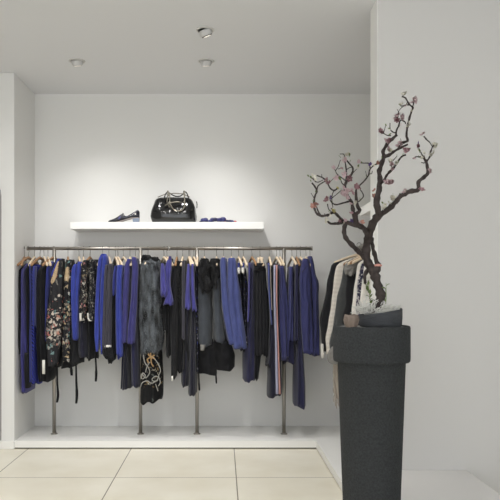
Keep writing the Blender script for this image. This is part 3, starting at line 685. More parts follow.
G('blazer', 'slate blue blazer with slanting sleeve, left one beside grey coat', 'blazer', (223.6, 0), 'left slate blue blazer',
  ('body', 'indigo', 'b', .02, [(258, 220, 227), (275, 219.8, 228.5), (310, 222, 230), (342, 226, 236)]),
  ('sleeve', 'slate', 's', -.02, [(257.4, 221.6, 225.4), (262, 219.8, 226.6), (275, 220.2, 227), (300, 221.4, 229), (320, 223.6, 231.6), (344, 229, 236)], {'nf': 2}))
G('blazer', 'slate blue blazer with buttoned cuff, right one, sleeve swung out', 'blazer', (231.4, 0), 'right slate blue blazer',
  ('body', 'indigo', 'b', .01, [(258, 228, 236), (275, 227.4, 238.5), (310, 227.4, 243), (345, 232, 246)]),
  ('sleeve', 'slate', 's', -.03, [(257.8, 228.6, 234.6), (262, 227.4, 236.6), (275, 227.2, 238), (300, 227.4, 241.4), (325, 230.4, 244.6), (348, 233.6, 247)], {'nf': 3}),
  ('cuff_buttons', 'bead2', 'band', -.06, [(336, 239.5, 240.8), (347, 241.8, 243.2)], {'m': 5, 'hy': .02, 'lab': 'dark cuff buttons'}))
G('top', 'black dotted top with blue strap, left one next to slate blazer', 'top', (238.6, 6), 'left black dotted top',
  ('body', 'dots', 'b', .0, [(268, 237.4, 240.6), (290, 238.6, 243), (330, 238.6, 244), (350, 240, 246)]),
  ('strap', 'royal2', 's', .01, [(263, 237.2, 240), (268.5, 237.2, 240.4)], {'lab': 'blue strap'}),
  ('pad', 'white_cloth', 's', -.02, [(267.5, 237.4, 240), (270.5, 237, 240.4), (273, 237.8, 240)], {'lab': 'white pad'}))
G('top', 'black dotted top with blue strap, right one next to indigo trousers', 'top', (243.4, 6), 'right black dotted top',
  ('body', 'dots', 'b', .0, [(268, 241.4, 246.6), (290, 242.4, 248), (320, 243, 248), (346, 244, 249)]),
  ('strap', 'royal2', 's', .01, [(263, 241.4, 244.4), (268.5, 241.4, 244.6)], {'lab': 'blue strap'}),
  ('pad', 'white_cloth', 's', -.02, [(267.5, 241.6, 244.2), (270.5, 241.4, 244.6), (273, 242, 244.2)], {'lab': 'white pad'}))
G('trousers', 'indigo trousers with violet crease hanging left of black pleated skirt', 'trousers', (252, 8), 'indigo creased trousers',
  ('leg', 'navy', 'b', .0, [(262, 248.4, 254.6), (300, 247.6, 256), (340, 243.4, 256.6), (381, 243, 256)], {'nf': 3}),
  ('front_crease', 'violet', 'band', -.02, [(263, 248.6, 250.6), (300, 247.8, 250.2), (322, 247, 249)], {'hy': .035, 'lab': 'violet crease'}), wood='wood2')
G('skirt', 'black pleated skirt with flat waistband held by two clips', 'skirt', (260, 4), 'black pleated skirt',
  ('pleats', 'black2', 'b', -.005, [(263, 254.6, 265.6), (280, 252.6, 267.5), (310, 251.4, 269.5), (340, 252, 270), (354, 253, 270)], {'nf': 6, 'amp': .016}),
  ('waistband', 'black', 's', .0, [(263, 255.6, 265), (268.5, 254.2, 266)], {'lab': 'black waistband'}),
  ('clip', 'wood', 'band', -.01, [(257.4, 257.4, 260), (264, 257, 259.4)], {'m': 4, 'hy': .012, 'lab': 'pale wooden clip'}),
  ('clip', 'wood', 'band', -.01, [(257.4, 261.2, 263.6), (264, 260.8, 263.2)], {'m': 4, 'hy': .012, 'lab': 'pale wooden clip'}))
G('trousers', 'plain black trousers seen below the black pleated skirt', 'trousers', None, '',
  ('leg', 'black', 'b', .03, [(270, 256, 262), (340, 254, 263), (362, 254, 261), (378, 253, 259)]))
G('trousers', 'navy trousers with cream front edge, left of coral striped trousers', 'trousers', (269.4, 0), 'navy trousers with cream edge',
  ('leg', 'midnight', 'b', .01, [(262, 267.4, 272.6), (300, 269, 274), (340, 268, 274), (366, 266, 272)]),
  ('crease', 'slate', 'band', -.01, [(263, 267.8, 270), (290, 268.2, 270.4), (325, 271, 272.6)], {'hy': .03, 'lab': 'blue crease'}),
  ('front_edge', 'beige', 'band', -.012, [(266, 270.2, 271), (290, 270.8, 271.6), (310, 271.6, 272.4)], {'hy': .03, 'lab': 'cream edge'}))
G('trousers', 'midnight trousers with pale and coral side stripe', 'trousers', (276.6, 6), 'coral striped trousers',
  ('leg', 'midnight', 'b', -.01, [(263, 273.6, 279), (300, 272.4, 280), (345, 268.6, 281.6), (380, 268, 282.6), (396, 268, 282.4)], {'nf': 2}),
  ('side_stripe', 'stripe_a', 'band', -.04, [(265, 273.8, 275.8), (300, 273.8, 276), (345, 275.2, 277.4), (394, 276, 278.6)], {'hy': .036, 'lab': 'pale lilac stripe'}),
  ('side_stripe', 'stripe_b', 'band', -.04, [(265, 275.8, 277.8), (300, 276, 277.6), (345, 277.4, 279.2), (394, 278.8, 281)], {'hy': .036, 'lab': 'coral stripe'}))
G('jacket', 'indigo jacket with broad plain sleeve beside the right upright', 'jacket', (280, 4), 'indigo jacket by the upright',
  ('body', 'navy', 'b', .0, [(264, 278.6, 285), (300, 278.6, 289), (340, 280, 292), (361, 281, 292)]),
  ('sleeve', 'indigo', 's', -.015, [(266, 279, 284), (280, 279.2, 286), (310, 279.4, 289), (340, 280, 289.6), (359, 281, 289)], {'nf': 3}))
G('blouse', 'indigo blouse with ruffled neck, right of the rail upright', 'blouse', (292, 4), 'indigo ruffled blouse',
  ('body', 'navy', 'b', .01, [(266, 289, 295), (300, 287, 296), (330, 286, 296), (363, 284, 296)]),
  ('sleeve', 'indigo', 's', -.01, [(266.5, 289.4, 293.6), (285, 288.4, 293), (310, 288, 294), (340, 286, 294)], {'nf': 3}))
G('blouse', 'navy blouse hanging left of the two end blazers', 'blouse', (296.6, 0), 'navy blouse left of end blazers',
  ('body', 'midnight', 'b', .01, [(264, 295, 300.4), (300, 293.6, 300), (345, 293, 300)]),
  ('sleeve', 'navy', 's', -.01, [(264.4, 295.2, 299), (290, 294.6, 298.4), (340, 294, 299)]), wood='wood2')
G('trousers', 'long navy trousers reaching lowest near right end of rail', 'trousers', (300.4, 6), 'long navy trousers',
  ('leg', 'navy', 'b', -.01, [(270, 297, 301), (320, 296, 301), (350, 295, 304), (380, 294.4, 306), (406, 294.6, 306.6)], {'nf': 4}))
G('blazer', 'indigo blazer with lapel, second from right end of long rail', 'blazer', (306, 0), 'inner end blazer',
  ('body', 'navy', 'b', .0, [(258, 302, 310), (280, 299.4, 312), (320, 300, 314), (354, 303, 315)]),
  ('sleeve', 'indigo', 's', -.02, [(258.6, 303, 308.6), (266, 300.8, 310.6), (285, 299.6, 311.6), (320, 301, 313.4), (354, 303.4, 315)], {'nf': 3}),
  ('lapel', 'navy', 's', -.03, [(261, 303, 309), (266, 303.6, 308.4), (272, 300.6, 304.4)], {'hy': .03}))
G('blazer', 'indigo blazer hanging outermost at right end of the long rail', 'blazer', (310, -6), 'outermost right blazer',
  ('body', 'navy', 'b', .0, [(256.6, 307, 312.4), (265, 309, 314.6), (300, 311, 318.6), (354, 311, 319)]),
  ('sleeve', 'indigo', 's', .0, [(256.2, 308.2, 312.4), (262, 309, 314), (275, 310.4, 316.4), (283, 311.6, 319.4), (300, 312.4, 319.2), (330, 313, 320), (354, 312.6, 320.4)], {'nf': 2}))

# ------------------------------------------------------------------ garments on the side rail (they face the camera)
SG = 'clothes on the side rail'
def side(name, label, cat, Y, rows, m, short, nf=4, extra=(), wood='wood', hang=True):
    """front-facing garment at depth Y: rows are (py, x left, half width m); the right edge mirrors about the rail"""
    rr = [(py, xl, CX+(2*(SX)-(xl-CX)*Y/F)*F/Y) for py, xl in rows]
    pcs = [('body', m, 'b', 0, rr, {'yc': Y, 'hy': .032, 'nf': nf, 'amp': .008, 'Yr': Y})]+list(extra)
    G(name, label, cat, None, '', *pcs, group=SG)
    h = hanger((SX, Y+.01, SZ), 90, ('pale' if wood == 'wood' else 'tan')+' wooden hanger carrying the '+short, wood); h.scale = (1, 1.0 if Y > 5.45 else .78, 1)
    if Y > 5.45: h.location.z += .02
side('coat', 'black coat hanging farthest along the side rail, white cuff showing', 'coat', 5.48,
     [(258, 352), (263, 334), (268, 330.6), (285, 327), (310, 322.6), (330, 320.4), (352, 321)], 'black2', 'black coat at far end of side rail', extra=(
     ('cuff', 'white_cloth', 's', 0, [(344, 321, 323.4), (356, 321.6, 323.6)], {'yc': 5.6, 'Yr': 5.43, 'lab': 'white cuff'}),))
side('cardigan', 'cream ribbed cardigan on the side rail before the black coat', 'cardigan', 5.39,
     [(258, 352), (263, 341), (268, 337.4), (285, 333.4), (310, 329.4), (335, 327), (354, 326.6)], 'cream_rib', 'cream ribbed cardigan')
side('coat', 'dark grey wool coat on side rail, pale fringed scarf hanging below it', 'coat', 5.30,
     [(257, 356), (262, 346.5), (268, 343.6), (285, 339.4), (310, 334.6), (335, 331.4), (357, 330.6)], 'grey', 'dark grey wool coat', extra=(
     ('cloth_lump', 'ash', 's', 0, [(347, 332, 344), (353, 328.6, 345), (358, 327.8, 345), (362, 329, 345), (365, 333, 344)], {'yc': 5.40, 'Yr': 5.21, 'hy': .04, 'lab': 'ash grey lump of folded cloth'}),  # lump of folded cloth, attached to the coat as a part
     ('scarf', 'beige', 's', 0, [(362, 333.6, 343), (385, 334, 343), (400, 335, 343)], {'yc': 5.44, 'Yr': 5.25, 'hy': .02, 'nf': 4, 'lab': 'beige scarf'}),
     *[('fringe', 'beige', 'tie', -.13, [(335.4+k, 397), (335.2+k+.4*math.sin(k*3), 402), (335.6+k, 406+3*math.sin(k*2.1))], {'yc': 5.37, 'w': .003}) for k in range(8)],
     *[('fringe', 'beige', 'tie', -.14, [(334.2, 368+k*9), (333.2, 371+k*9), (333.8, 375+k*9)], {'yc': 5.37, 'w': .003}) for k in range(4)]), wood='wood2')
side('top', 'ash grey shawl-shouldered top over black, middle of the side rail', 'top', 5.21,
     [(258, 358), (264, 350), (270, 347), (285, 346.4), (310, 344), (335, 343)], 'black2', 'ash shouldered black top', extra=(
     ('shoulder', 'ash', 'b', 0, [(259, 352, 364), (264, 346.6, 362), (270, 344.6, 358), (275, 346, 354)], {'yc': 5.185, 'hy': .03, 'Yr': 5.16, 'lab': 'ash grey shoulder'}),))
side('blouse', 'white blouse on the side rail, left of the navy and white print', 'blouse', 5.12,
     [(258, 366), (263, 358.6), (268, 357), (285, 354.8), (310, 352), (330, 350.6)], 'white_cloth', 'white blouse on side rail')
side('blouse', 'navy and white printed blouse on side rail behind tree trunk', 'blouse', 5.03,
     [(258, 370), (263, 362), (268, 360), (285, 358), (310, 356), (330, 355)], 'navywhite', 'navy and white printed blouse', wood='wood2')
side('blouse', 'white blouse hanging nearest on the side rail behind tree trunk', 'blouse', 4.94,
     [(258, 374), (263, 366), (268, 364), (285, 362), (310, 359.6), (330, 359)], 'white_cloth', 'nearest white blouse')
# ------------------------------------------------------------------ ceiling lamps and added fill spots
def downlight(px, py, label, tilt, target, power, angle, size=1.0):
    Y = F*(ZC-EYE)/(CY-py); x = (px-CX)*Y/F
    t = thing('ceiling_lamp', label, 'lamp', (x, Y, ZC), 'recessed ceiling lamps')
    bm = bmesh.new(); lathe(bm, [(.064, ZC), (.064, ZC-.003), (.056, ZC-.006), (.05, ZC-.006), (.05, ZC)], x, Y, 28); obj('rim', bm, M['spotwhite'], t)
    d = (Vector(target)-Vector((x, Y, ZC-.03))).normalized(); c = Vector((x, Y, ZC+.004 if not tilt else ZC-.002))
    # eyeball: a short barrel pointing along d
    bm = bmesh.new(); u = d.orthogonal().normalized()
    r = [.044, .045, .042, .038]; s = [-.005, .008, .028, .036]
    tube(bm, [c+d*k for k in s], r, 24); eb = obj('eyeball', bm, M['spotgrey'], t)
    bm = bmesh.new(); tube(bm, [c+d*.0355, c+d*.041], [.037, .034], 24); obj('front_ring', bm, M['spotdark' if tilt else 'spotwhite'], eb)
    bm = bmesh.new(); tube(bm, [c+d*.0412, c+d*.0425], [.026, .024], 20); obj('lamp_glass', bm, M['glass'], eb)
    l = bpy.data.lights.new('spot', 'SPOT'); l.energy = power; l.spot_size = R(angle); l.spot_blend = 1; l.shadow_soft_size = .03; l.color = (1, .99, .975)
    o = bpy.data.objects.new('bulb', l); COL.objects.link(o); o.parent = t
    o.location = (c+d*.05)-t.location; o.rotation_euler = d.to_track_quat('-Z', 'Y').to_euler()
downlight(77, 61, 'small recessed ceiling lamp on the left, above wall shelf end', 0, (-.95, 5.95, 1.0), 46, 88)
downlight(206, 61, 'small recessed ceiling lamp nearest back wall, above the handbag', 0, (-.06, 5.95, 1.0), 56, 88)
downlight(205, 30, 'tilted ceiling lamp with black ring, nearer the camera', 1, (.95, 5.4, .4), 48, 84)
def add_fill_spot(x, y, power, angle=100):  # unseen spots without fixtures, added to brighten floor, walls and clothes
    l = bpy.data.lights.new('fill_spot_light', 'SPOT'); l.energy = power; l.spot_size = R(angle); l.spot_blend = 1; l.shadow_soft_size = .05; l.color = (1, .99, .975)
    o = bpy.data.objects.new('fill_spot', l); COL.objects.link(o); o.location = (x, y, ZC-.02)
for x, y, p in ((-1.126, 3.9, 80), (-.12, 3.9, 80), (-1.126, 2.7, 55), (-.12, 2.7, 55), (-2.2, 3.9, 42), (-.6, 1.2, 45)): add_fill_spot(x, y, p)
for x in (-1.5, -.35):      # two more added fill spots, turned to the clothes
    add_fill_spot(x, 3.6, 55, 75)
    COL.objects[-1].rotation_euler = (Vector((x*.9, 6.1, 1.0))-Vector((x, 3.6, ZC))).to_track_quat('-Z', 'Y').to_euler()

# ------------------------------------------------------------------ planter, bowl and blossom tree
PY = 3.40; K = PY/3.7
def kz(z): return EYE-(EYE-z)*K
PXc = (371.4-CX)*PY/F
t = thing('tall_planter', 'tall round dark grey stone planter with a wide collar', 'planter', (PXc, PY, 0))
bm = bmesh.new(); lathe(bm, [(.122, 0), (.133, .006), (.136, .02), (.164*K, kz(.36)), (.184*K, kz(.915)), (.19*K, kz(.93))], PXc, PY, 64); obj('body', bm, M['stone'], t)
bm = bmesh.new(); lathe(bm, [(r*K, kz(z)) for r, z in [(.184, .909), (.203, .909), (.207, .914), (.2085, .93), (.2085, 1.094), (.206, 1.102), (.199, 1.105), (.193, 1.101), (.191, 1.092), (.10, 1.092)]], PXc, PY, 64); obj('collar', bm, M['stone'], t)
bm = bmesh.new(); lathe(bm, [(r*K, kz(z)) for r, z in [(.1905, 1.090), (.19, 1.096), (.10, 1.098), (.01, 1.098)]], PXc, PY, 48); obj('lid', bm, M['soil'], t)
TZ = kz(1.098)
BX = (380.6-CX)*PY/F; BR = .117*K
t = thing('plant_bowl', 'round grey stone bowl with slanting rim standing on tall planter', 'bowl', (BX, PY, TZ))
def tl(r, a, z): return ((.017*math.cos(a)+.002)*r/BR if z > TZ+.02 else 0)
bm = bmesh.new(); lathe(bm, [(BR*.93, TZ), (BR*.97, TZ+.005), (BR, TZ+.03), (BR, TZ+.070), (BR*.985, TZ+.075), (BR*.93, TZ+.074), (BR*.9, TZ+.064), (BR*.5, TZ+.064)], BX, PY, 48, tl); obj('bowl_wall', bm, M['stone2'], t)
bm = bmesh.new(); lathe(bm, [(BR*.91, TZ+.056), (BR*.9, TZ+.064), (BR*.4, TZ+.067), (.004, TZ+.068)], BX, PY, 32, tl); obj('soil', bm, M['soil'], t)
# moss: pale curly lichen
random.seed(11); bm = bmesh.new()
def curl(c, n=5, L=.03, r=.0019):
    d = Vector((random.gauss(0, 1), random.gauss(0, 1), abs(random.gauss(.3, .8)))).normalized(); p = Vector(c); pts = [p.copy()]
    for i in range(n):
        d = (d+Vector((random.gauss(0, .7), random.gauss(0, .7), random.gauss(0, .55)))).normalized(); p = p+d*L*random.uniform(.4, .9)
        q = Vector((p.x-BX, p.y-PY, 0))
        if q.length > BR*.84 and p.z < TZ+.084+.017*q.x/BR: p.z = TZ+.084+.017*q.x/BR+.006*random.random()
        pts.append(p.copy())
    tube(bm, catmull(pts, 2), r*random.uniform(.7, 1.4), 4, caps=False)
for i in range(240):
    a = random.uniform(0, 2*PI); r = BR*.8*math.sqrt(random.random()); x = BX+r*math.cos(a); y = PY+r*math.sin(a)
    hump = math.exp(-((x-(BX-.07))/.05)**2)*.05+math.exp(-((x-(BX+.05))/.035)**2)*.022
    curl((x, y, TZ+.062+.015*math.cos(a)*r/BR+hump*random.random()), 5, .022 if x < BX else .016)
for i in range(70):      # spilling over the left rim
    curl((BX-BR*random.uniform(.7, 1.05), PY+random.uniform(-.06, .05), TZ+random.uniform(.075, .10)), 4, .018)
tag(obj('lichen', bm, M['moss']), 'tangle of pale curly dry lichen round the tree foot', 'lichen', kind='stuff')
# small brown faceted pot
Y = PY-.11; bx = (351.2-CX)*Y/F; bm = bmesh.new(); rings = []
prof = [(r*K, z*K) for r, z in [(.03, 0), (.037, .014), (.044, .040), (.042, .054), (.035, .066), (.031, .058), (.012, .05)]]
for j, (r, z) in enumerate(prof):
    rings.append([bm.verts.new((bx+r*(1+.08*math.sin(k*2.3+j))*math.cos(2*PI*k/8+.2), Y+r*math.sin(2*PI*k/8+.2), TZ+.0035+z+(.004*math.sin(k*1.9) if j > 1 else 0))) for k in range(8)])
for a, b in zip(rings, rings[1:]):
    for k in range(8): bm.faces.new((a[k], a[(k+1) % 8], b[(k+1) % 8], b[k]))
bm.faces.new(rings[0][::-1]); bm.faces.new(rings[-1])
tag(obj('small_pot', bm, M['brownpot'], smooth=False), 'small brown faceted pot on planter rim, left of the bowl', 'pot')

# tree: branches traced as they fork, leaning gently back and forth in depth
def depth(px, py):
    k = min(1, max(0, (300-py)/60))
    return PY+k*(.10*math.sin(px*.055+.6)+.09*math.sin(py*.05+px*.02)+.05*math.sin(px*.13+py*.09))
def T(px, py): return P(px, py, depth(px, py))
S = PY/F
tree = thing('blossom_tree', 'gnarled dark branched tree with pink and white blossoms in stone bowl', 'tree', (P(377, 310, PY).x, PY, TZ+.066))
BR_ = [  # (points (px, py), start width px, end width px)
 ([(377, 313), (378, 305), (381, 296), (378, 286), (376, 278), (373, 270), (368, 263), (366, 250), (368.6, 237), (372, 225), (377, 217.5), (380, 214)], 9.6, 7.2),
 ([(374, 276), (376.5, 270), (378, 264)], 9, 6),
 ([(372, 238), (372.6, 245), (374, 252), (377, 263)], 3.4, 4.6),
 ([(370, 267), (366, 272), (364.6, 277), (365.2, 283)], 4.4, 2.8),
 ([(365, 258), (359, 252), (352, 245), (346.5, 239), (344.4, 233), (344.6, 227), (347, 222.6)], 5, 3.6),
 ([(368, 238), (366, 231.5), (362, 227), (355, 224.8), (347, 222.6)], 5.4, 4.2),
 ([(347, 222.6), (341, 223), (335, 223.6), (330, 223.4), (327, 220)], 3.4, 1.8),
 ([(346, 222), (343, 221), (338, 216), (334, 212.5), (329, 214.6), (322, 216), (317.4, 214), (314.6, 209), (314, 202), (315, 196), (316.8, 191), (314.6, 186), (312, 183)], 3, 1.5),
 ([(316.8, 190), (318, 186), (322, 183), (326, 181)], 1.5, 1),
 ([(320.4, 215), (318, 211), (316.6, 207)], 1.6, 1.2),
 ([(312.6, 178), (315, 181), (318, 182.2), (323, 180)], 1.2, .8),
 ([(317, 175.5), (323, 178), (327, 182), (330, 188), (334, 190.4), (337, 188.6)], 1.4, 1.6),
 ([(322, 178), (321.6, 174)], .9, .5),
 ([(334, 190), (332, 196), (332, 203), (332.8, 207), (331, 209)], 1, .8),
 ([(349, 201.4), (343, 203), (336, 204.6), (332, 202.6), (330, 199.6)], 1.9, 1.1),
 ([(332, 198), (337, 194), (341, 190.5)], 1, .8),
 ([(327.5, 204), (328.6, 209), (331.6, 212)], 1.1, .9),
 ([(314.6, 199), (311, 193)], .8, .5),
 ([(324, 216), (325, 213)], .8, .5),
 ([(355, 224), (354, 217), (353, 210), (351.6, 202.5), (347.6, 195.5), (345, 188), (346.2, 182), (348.6, 178.5), (352, 173.6), (352.8, 168), (349, 163), (346, 160)], 4, 1.3),
 ([(358, 226), (356, 215), (359.6, 211), (358, 207), (356.4, 200), (356, 193), (356.4, 187)], 4.2, 2),
 ([(356, 188), (360, 185), (365, 180), (368.6, 175), (369.6, 170), (373, 166), (377, 164)], 1.7, 1.3),
 ([(370, 168), (369, 163.5), (362, 163), (357.4, 161.4)], 1.3, .9),
 ([(367, 178), (365.6, 171)], .8, .5), ([(369, 174), (371.6, 173.6), (372.4, 171)], .8, .5),
 ([(357, 202), (359.4, 201), (363.4, 196.4), (362, 192), (360, 189.6)], 1.3, 1),
 ([(346, 181), (346.4, 175), (346, 168), (345, 161), (344, 154.6), (340, 154)], 1.6, .8),
 ([(352.4, 173.4), (356.6, 169)], 1, .7),
 ([(346, 170), (350, 167.4), (352.6, 167.6)], .9, .8),
 ([(346, 181), (342, 178), (338, 175), (335.6, 171), (338, 167), (340.4, 160)], 1.1, .7),
 ([(338, 175), (334, 178), (331, 181)], .8, .6), ([(336, 171), (333, 168)], .7, .5),
 ([(345.4, 186), (342, 183), (340.6, 178.6)], 1.1, .9),
 ([(338, 169), (341, 168.6), (343, 169.4)], .7, .5),
 ([(379, 214.6), (377.6, 209), (376.6, 199), (379, 190), (379.8, 180), (379.4, 172), (382, 162.4), (384, 156.6), (383.2, 151), (387, 144.6), (393, 138.4), (397, 134.6)], 6.2, 2.6),
 ([(396, 136), (396.4, 130.6), (398.6, 126)], 2, 1.4), ([(402, 120), (405, 122), (405.6, 124)], 1.6, 1), ([(398.4, 127), (400, 121), (402, 120)], 1.6, 1.4),
 ([(396, 133), (392.8, 132), (390.2, 129), (390, 123)], 1.6, .8),
 ([(391, 135.6), (388, 135.6), (383.6, 133.6), (380, 132)], 1.2, .8), ([(383.6, 133.4), (385.6, 125.6)], .8, .5),
 ([(398, 117), (398.4, 112), (397, 109)], .9, .5), ([(398.4, 112), (400.6, 108.6), (404, 106)], .8, .5),
 ([(383.6, 157), (388, 155.4), (392, 153), (398, 149), (407.4, 144.6)], 4, 1.8),
 ([(399, 148), (402.4, 142.8), (407.6, 141), (406.6, 135.6), (407.4, 127), (409.4, 118), (411.4, 111.6), (412.8, 107.6), (409, 104), (405.4, 98), (402, 96.6)], 2.6, 1.4),
 ([(401.8, 142.8), (400.4, 138.6)], 1, .6), ([(412.6, 107), (413.4, 104), (413.6, 101)], 1.4, .8), ([(409, 105), (405.6, 105), (401.6, 106)], 1.3, .8),
 ([(384.4, 180), (386, 176.6), (389, 172.6), (393, 168.6), (396, 164.2), (398.8, 160), (402, 156.6), (405.4, 155)], 2.6, 1.6),
 ([(380.4, 184), (382.6, 182), (384.6, 179.6)], 2.8, 2.6),
 ([(393, 160.6), (397, 156)], .9, .6), ([(392, 168), (390.6, 162)], 1, .7),
 ([(379, 215), (384, 212.4), (390, 207.6), (396, 201.6), (400, 196.8), (405, 193.8), (411.4, 191), (418.2, 189.6), (418.6, 182), (424, 177), (427.6, 173.2), (427, 165), (425.4, 160)], 5.6, 2.6),
 ([(425.6, 161), (422.6, 157), (419.8, 157), (416, 156.8), (412.8, 158.8)], 1.8, .9), ([(426.4, 161.6), (424, 163), (421.4, 162.4)], 1.2, .7),
 ([(426, 162), (429.4, 157.4), (430.6, 152), (432, 148), (434, 145)], 1.9, 1.2), ([(432.6, 147), (429.8, 142.6), (426.6, 139.6), (424, 136.4)], 1, 1.5), ([(423, 156.6), (421, 152.6), (418.6, 148)], 1.2, .8), ([(425.4, 160), (424, 155.6)], 1.1, .8),
 ([(404.6, 194), (404, 191)], 1.1, .8), ([(396, 201.6), (398, 204), ], .8, .5),
]
bm = bmesh.new()
for pts, w0, w1 in BR_:
    q = catmull([T(*p) for p in pts], 5); n = len(q)
    tube(bm, q, [max(.0010, (.52 if w0 > 3.5 else .5)*S*(w0+(w1-w0)*i/(n-1))*(1+.10*math.sin(i*1.3))) for i in range(n)], 9 if w0 > 2 else 6, knobby=.35 if w0 > 2 else .15)
obj('trunk_and_branches', bm, M['bark'], tree)
bm = bmesh.new(); c = T(377.4, 265.6)+Vector((0, -.018, 0)); ball(bm, c, .017, 1.2, .7, .5, 14, 8); o = obj('cut_stump', bm, M['cut'], tree); o['label'] = 'pinkish cut end of a branch'
def blossom_mesh(kind):
    bm = bmesh.new(); rnd = random.Random(hash(kind) % 1000 if False else len(kind)*7+ord(kind[0]))
    for k in range(6):
        a = 2*PI*k/6+rnd.uniform(-.2, .2); up = rnd.uniform(.25, .7); L = rnd.uniform(.85, 1.1)
        d = Vector((math.cos(a), math.sin(a), 0)); s = Vector((-math.sin(a), math.cos(a), 0)); z = Vector((0, 0, 1)); rows = []
        for i, (t_, w, h) in enumerate(((.06, .08, 0), (.35, .27, .16), (.7, .36, .42), (.95, .2, .62), (1.04, .04, .64))):
            rows.append([bm.verts.new((d*t_+s*w*j+z*(h*up+.06*abs(j)))*L+z*dz) for j in (-1, 0, 1) for dz in (0,)])
        for r1, r2 in zip(rows, rows[1:]):
            for j in range(2): bm.faces.new((r1[j], r1[j+1], r2[j+1], r2[j]))
    ret = bmesh.ops.solidify(bm, geom=list(bm.faces), thickness=.05)
    me = bpy.data.meshes.new('blossom_'+kind)
    ball(bm, (0, 0, .12), .17, 1, 1, 1, 8, 6)
    bmesh.ops.recalc_face_normals(bm, faces=bm.faces)
    for f in bm.faces: f.smooth = True
    bm.to_mesh(me); bm.free(); me.materials.append(M[kind]); return me
BM = {k: blossom_mesh(k) for k in ('pink', 'rose', 'white', 'coral', 'purple', 'yellow', 'wine')}
BL = [(403.5, 95, 'white', 3.4), (401, 105, 'white', 2.8), (413.6, 100.6, 'pink', 3.8), (411, 103.5, 'pink', 2), (397, 117, 'pink', 4.6), (401, 117.6, 'pink', 3.6), (396.6, 121, 'wine', 3), (408, 124, 'white', 2.8), (379.6, 131.4, 'rose', 3), (382, 133, 'wine', 2),
      (385.4, 142, 'pink', 3.6), (388.4, 140.6, 'rose', 2.6), (387.4, 149.4, 'pink', 3.2), (390, 150.6, 'white', 2.4), (399.4, 145.4, 'pink', 4), (406.4, 151.6, 'rose', 3.8), (404, 149.6, 'rose', 2.4), (390.2, 161.4, 'white', 3), (391, 164.4, 'pink', 2.4), (396.6, 163, 'white', 2.4),
      (387, 183, 'pink', 3.8), (391, 182.6, 'pink', 2.8), (384, 182, 'rose', 2.2), (377.4, 163.6, 'coral', 2.4), (422, 135, 'pink', 3), (417, 144.4, 'purple', 2.8), (418, 146.6, 'wine', 2.2), (417.4, 151, 'white', 3), (423, 153.6, 'white', 2.2), (434.6, 145.6, 'white', 3.4),
      (430, 155.6, 'white', 2.4), (429.4, 171.4, 'pink', 2.8), (420.6, 190.4, 'rose', 3.4), (404.2, 191.8, 'pink', 3), (392.4, 198, 'white', 3), (395.4, 197.4, 'white', 2.6), (385, 206, 'white', 3.2), (381, 208.4, 'white', 2.8), (388.6, 203.6, 'white', 2.4), (373.4, 196.6, 'coral', 3.2), (373.8, 191, 'coral', 2.6),
      (312.6, 177, 'white', 3.6), (326.6, 180.6, 'rose', 3), (328.6, 183.4, 'wine', 3), (313.2, 206.4, 'coral', 4), (316, 204.6, 'rose', 2.6), (325, 220, 'white', 3.4), (332.6, 211, 'yellow', 2.8), (326.4, 200, 'rose', 3.4), (329.4, 197.8, 'purple', 2.4), (336.8, 188.6, 'yellow', 2),
      (333, 168, 'pink', 2.4), (336, 178.6, 'pink', 3.2), (344.4, 174.8, 'pink', 3.6), (348.4, 179, 'wine', 3.6), (347.4, 155.4, 'white', 3.4), (345, 160.6, 'pink', 3.6), (341, 169, 'rose', 2), (345, 193, 'pink', 4.2), (349.4, 191.4, 'pink', 3.8), (346.6, 197.6, 'pink', 3), (341.6, 194, 'pink', 2), (355.4, 187, 'rose', 3.6), (358.4, 188, 'wine', 2.6),
      (355.6, 203.4, 'white', 3), (350.6, 213.6, 'rose', 2.6), (351.6, 221.4, 'purple', 2.8), (361.4, 222.6, 'coral', 2.8), (358.6, 222.8, 'rose', 2), (344.2, 221.4, 'pink', 3.4), (340, 221, 'rose', 2.4), (370, 164.8, 'purple', 2.4), (357, 168, 'white', 2), (352, 193.6, 'rose', 2.6), (343, 188, 'pink', 2.2)]
random.seed(21)      # small pale buds along the outer twigs
tips = [p for pts, w0, w1 in BR_ for p in pts[1:] if w1 <= 1.6 and p[1] < 222]
for p in random.sample(tips, 22): BL.append((p[0]+random.uniform(-1.6, 1.6), p[1]+random.uniform(-1.6, 1.6), random.choice(('white', 'white', 'pink')), random.uniform(1.5, 2.3)))
random.seed(4)
for px, py, k, r in BL:
    o = bpy.data.objects.new('blossom', BM[k]); COL.objects.link(o); o.parent = tree
    o.location = T(px, py)+Vector((0, -.012, 0))-tree.location; s = r*S*.98; o.scale = (s, s, s*1.1)
    o.rotation_euler = (R(random.uniform(35, 100)), R(random.uniform(-40, 40)), R(random.uniform(-60, 60)))
    o['label'] = {'pink': 'pale pink', 'rose': 'rose pink', 'white': 'white', 'coral': 'coral', 'purple': 'purple', 'yellow': 'yellow', 'wine': 'dusky red'}[k]+' blossom'
def leaf_mesh():
    bm = bmesh.new(); rows = []
    for t_, w, z in ((0, .03, 0), (.3, .2, .05), (.65, .24, .06), (1, .02, 0)):
        rows.append([bm.verts.new((j*w, t_, z+.08*abs(j))) for j in (-1, 0, 1)])
    for a, b in zip(rows, rows[1:]):
        for j in range(2): bm.faces.new((a[j], a[j+1], b[j+1], b[j]))
    bmesh.ops.solidify(bm, geom=list(bm.faces), thickness=.03)
    me = bpy.data.meshes.new('leaf')
    for f in bm.faces: f.smooth = True
    bm.to_mesh(me); bm.free(); me.materials.append(M['leaf']); return me
LM = leaf_mesh()
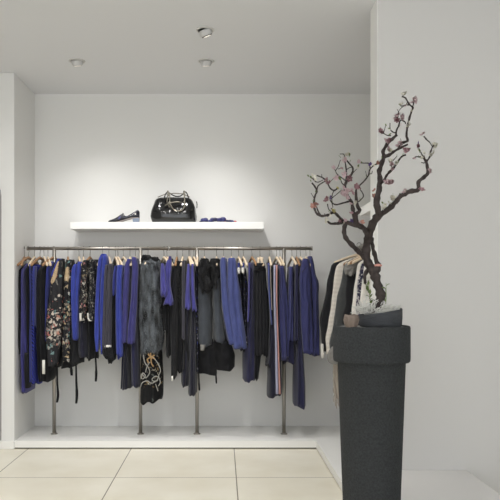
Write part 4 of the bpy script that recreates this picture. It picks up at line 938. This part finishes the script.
LV = [(340.4, 158.4, 4), (340.6, 181, 5), (312, 179, 4), (309, 177, 3), (337, 190, 4), (316, 193, 3), (398.4, 127, 5), (401, 107, 4), (395, 163.6, 4), (397, 164, 4), (388.6, 163, 3), (401, 196.6, 4), (434, 148, 4), (419, 153, 4), (349, 157, 4), (357, 168, 4), (328, 212, 3), (366.6, 178, 3), (402, 97.6, 3), (381, 160, 4), (393, 196, 3), (383, 204, 3)]
random.seed(8); LV += [(p[0]+random.uniform(-1, 1), p[1]+random.uniform(-1, 1), random.uniform(2.2, 3.6)) for p in random.sample(tips, 18)]
def leaf_at(loc, L, rot):
    o = bpy.data.objects.new('leaf', LM); COL.objects.link(o); o.parent = tree; o.location = loc-tree.location; o.scale = (L, L, L); o.rotation_euler = rot
for px, py, L in LV: leaf_at(T(px, py)+Vector((0, -.008, 0)), L*S, (R(random.uniform(30, 120)), R(random.uniform(-50, 50)), R(random.uniform(0, 360))))
for cx, cy, n, hh in ((368.6, 312, 14, 30), (383, 300, 6, 18)):      # green sprigs at the foot
    bm = bmesh.new(); a = P(cx+2, 312, PY-.0); b = P(cx+(-.8 if n > 8 else 3), 312-hh if n > 8 else 283, PY-.02); tube(bm, [a, a.lerp(b, .5)+Vector((.004, 0, 0)), b], [.002, .0017, .001], 5); obj('sprig_stem', bm, M['leaf'], tree)
    for i in range(n):
        u = (i+2)/(n+2) if n > 8 else .35+.65*i/n
        leaf_at(a.lerp(b, u), random.uniform(4, 6.4)*S, (R(random.uniform(20, 90)), R(random.uniform(-30, 30)), R(random.choice((70, -70))+random.uniform(-40, 40))))

# ------------------------------------------------------------------ light, camera
w = bpy.data.worlds.new('shop_daylight'); scn.world = w; w.use_nodes = True
bg = w.node_tree.nodes['Background']; bg.inputs[0].default_value = (.94, .97, 1, 1); bg.inputs[1].default_value = 2.4
cam = bpy.data.cameras.new('camera'); co = bpy.data.objects.new('camera', cam); COL.objects.link(co)
co.location = (0, 0, EYE); co.rotation_euler = (R(90), 0, 0)
cam.sensor_width = 36; cam.lens = F/500*36; cam.shift_x = (250-CX)/500; cam.shift_y = (CY-250)/500
scn.camera = co
vs = scn.view_settings; vs.view_transform = 'Standard'; vs.look = 'None'; vs.gamma = 1; vs.exposure = 0
try: vs.use_curve_mapping = False
except Exception: pass
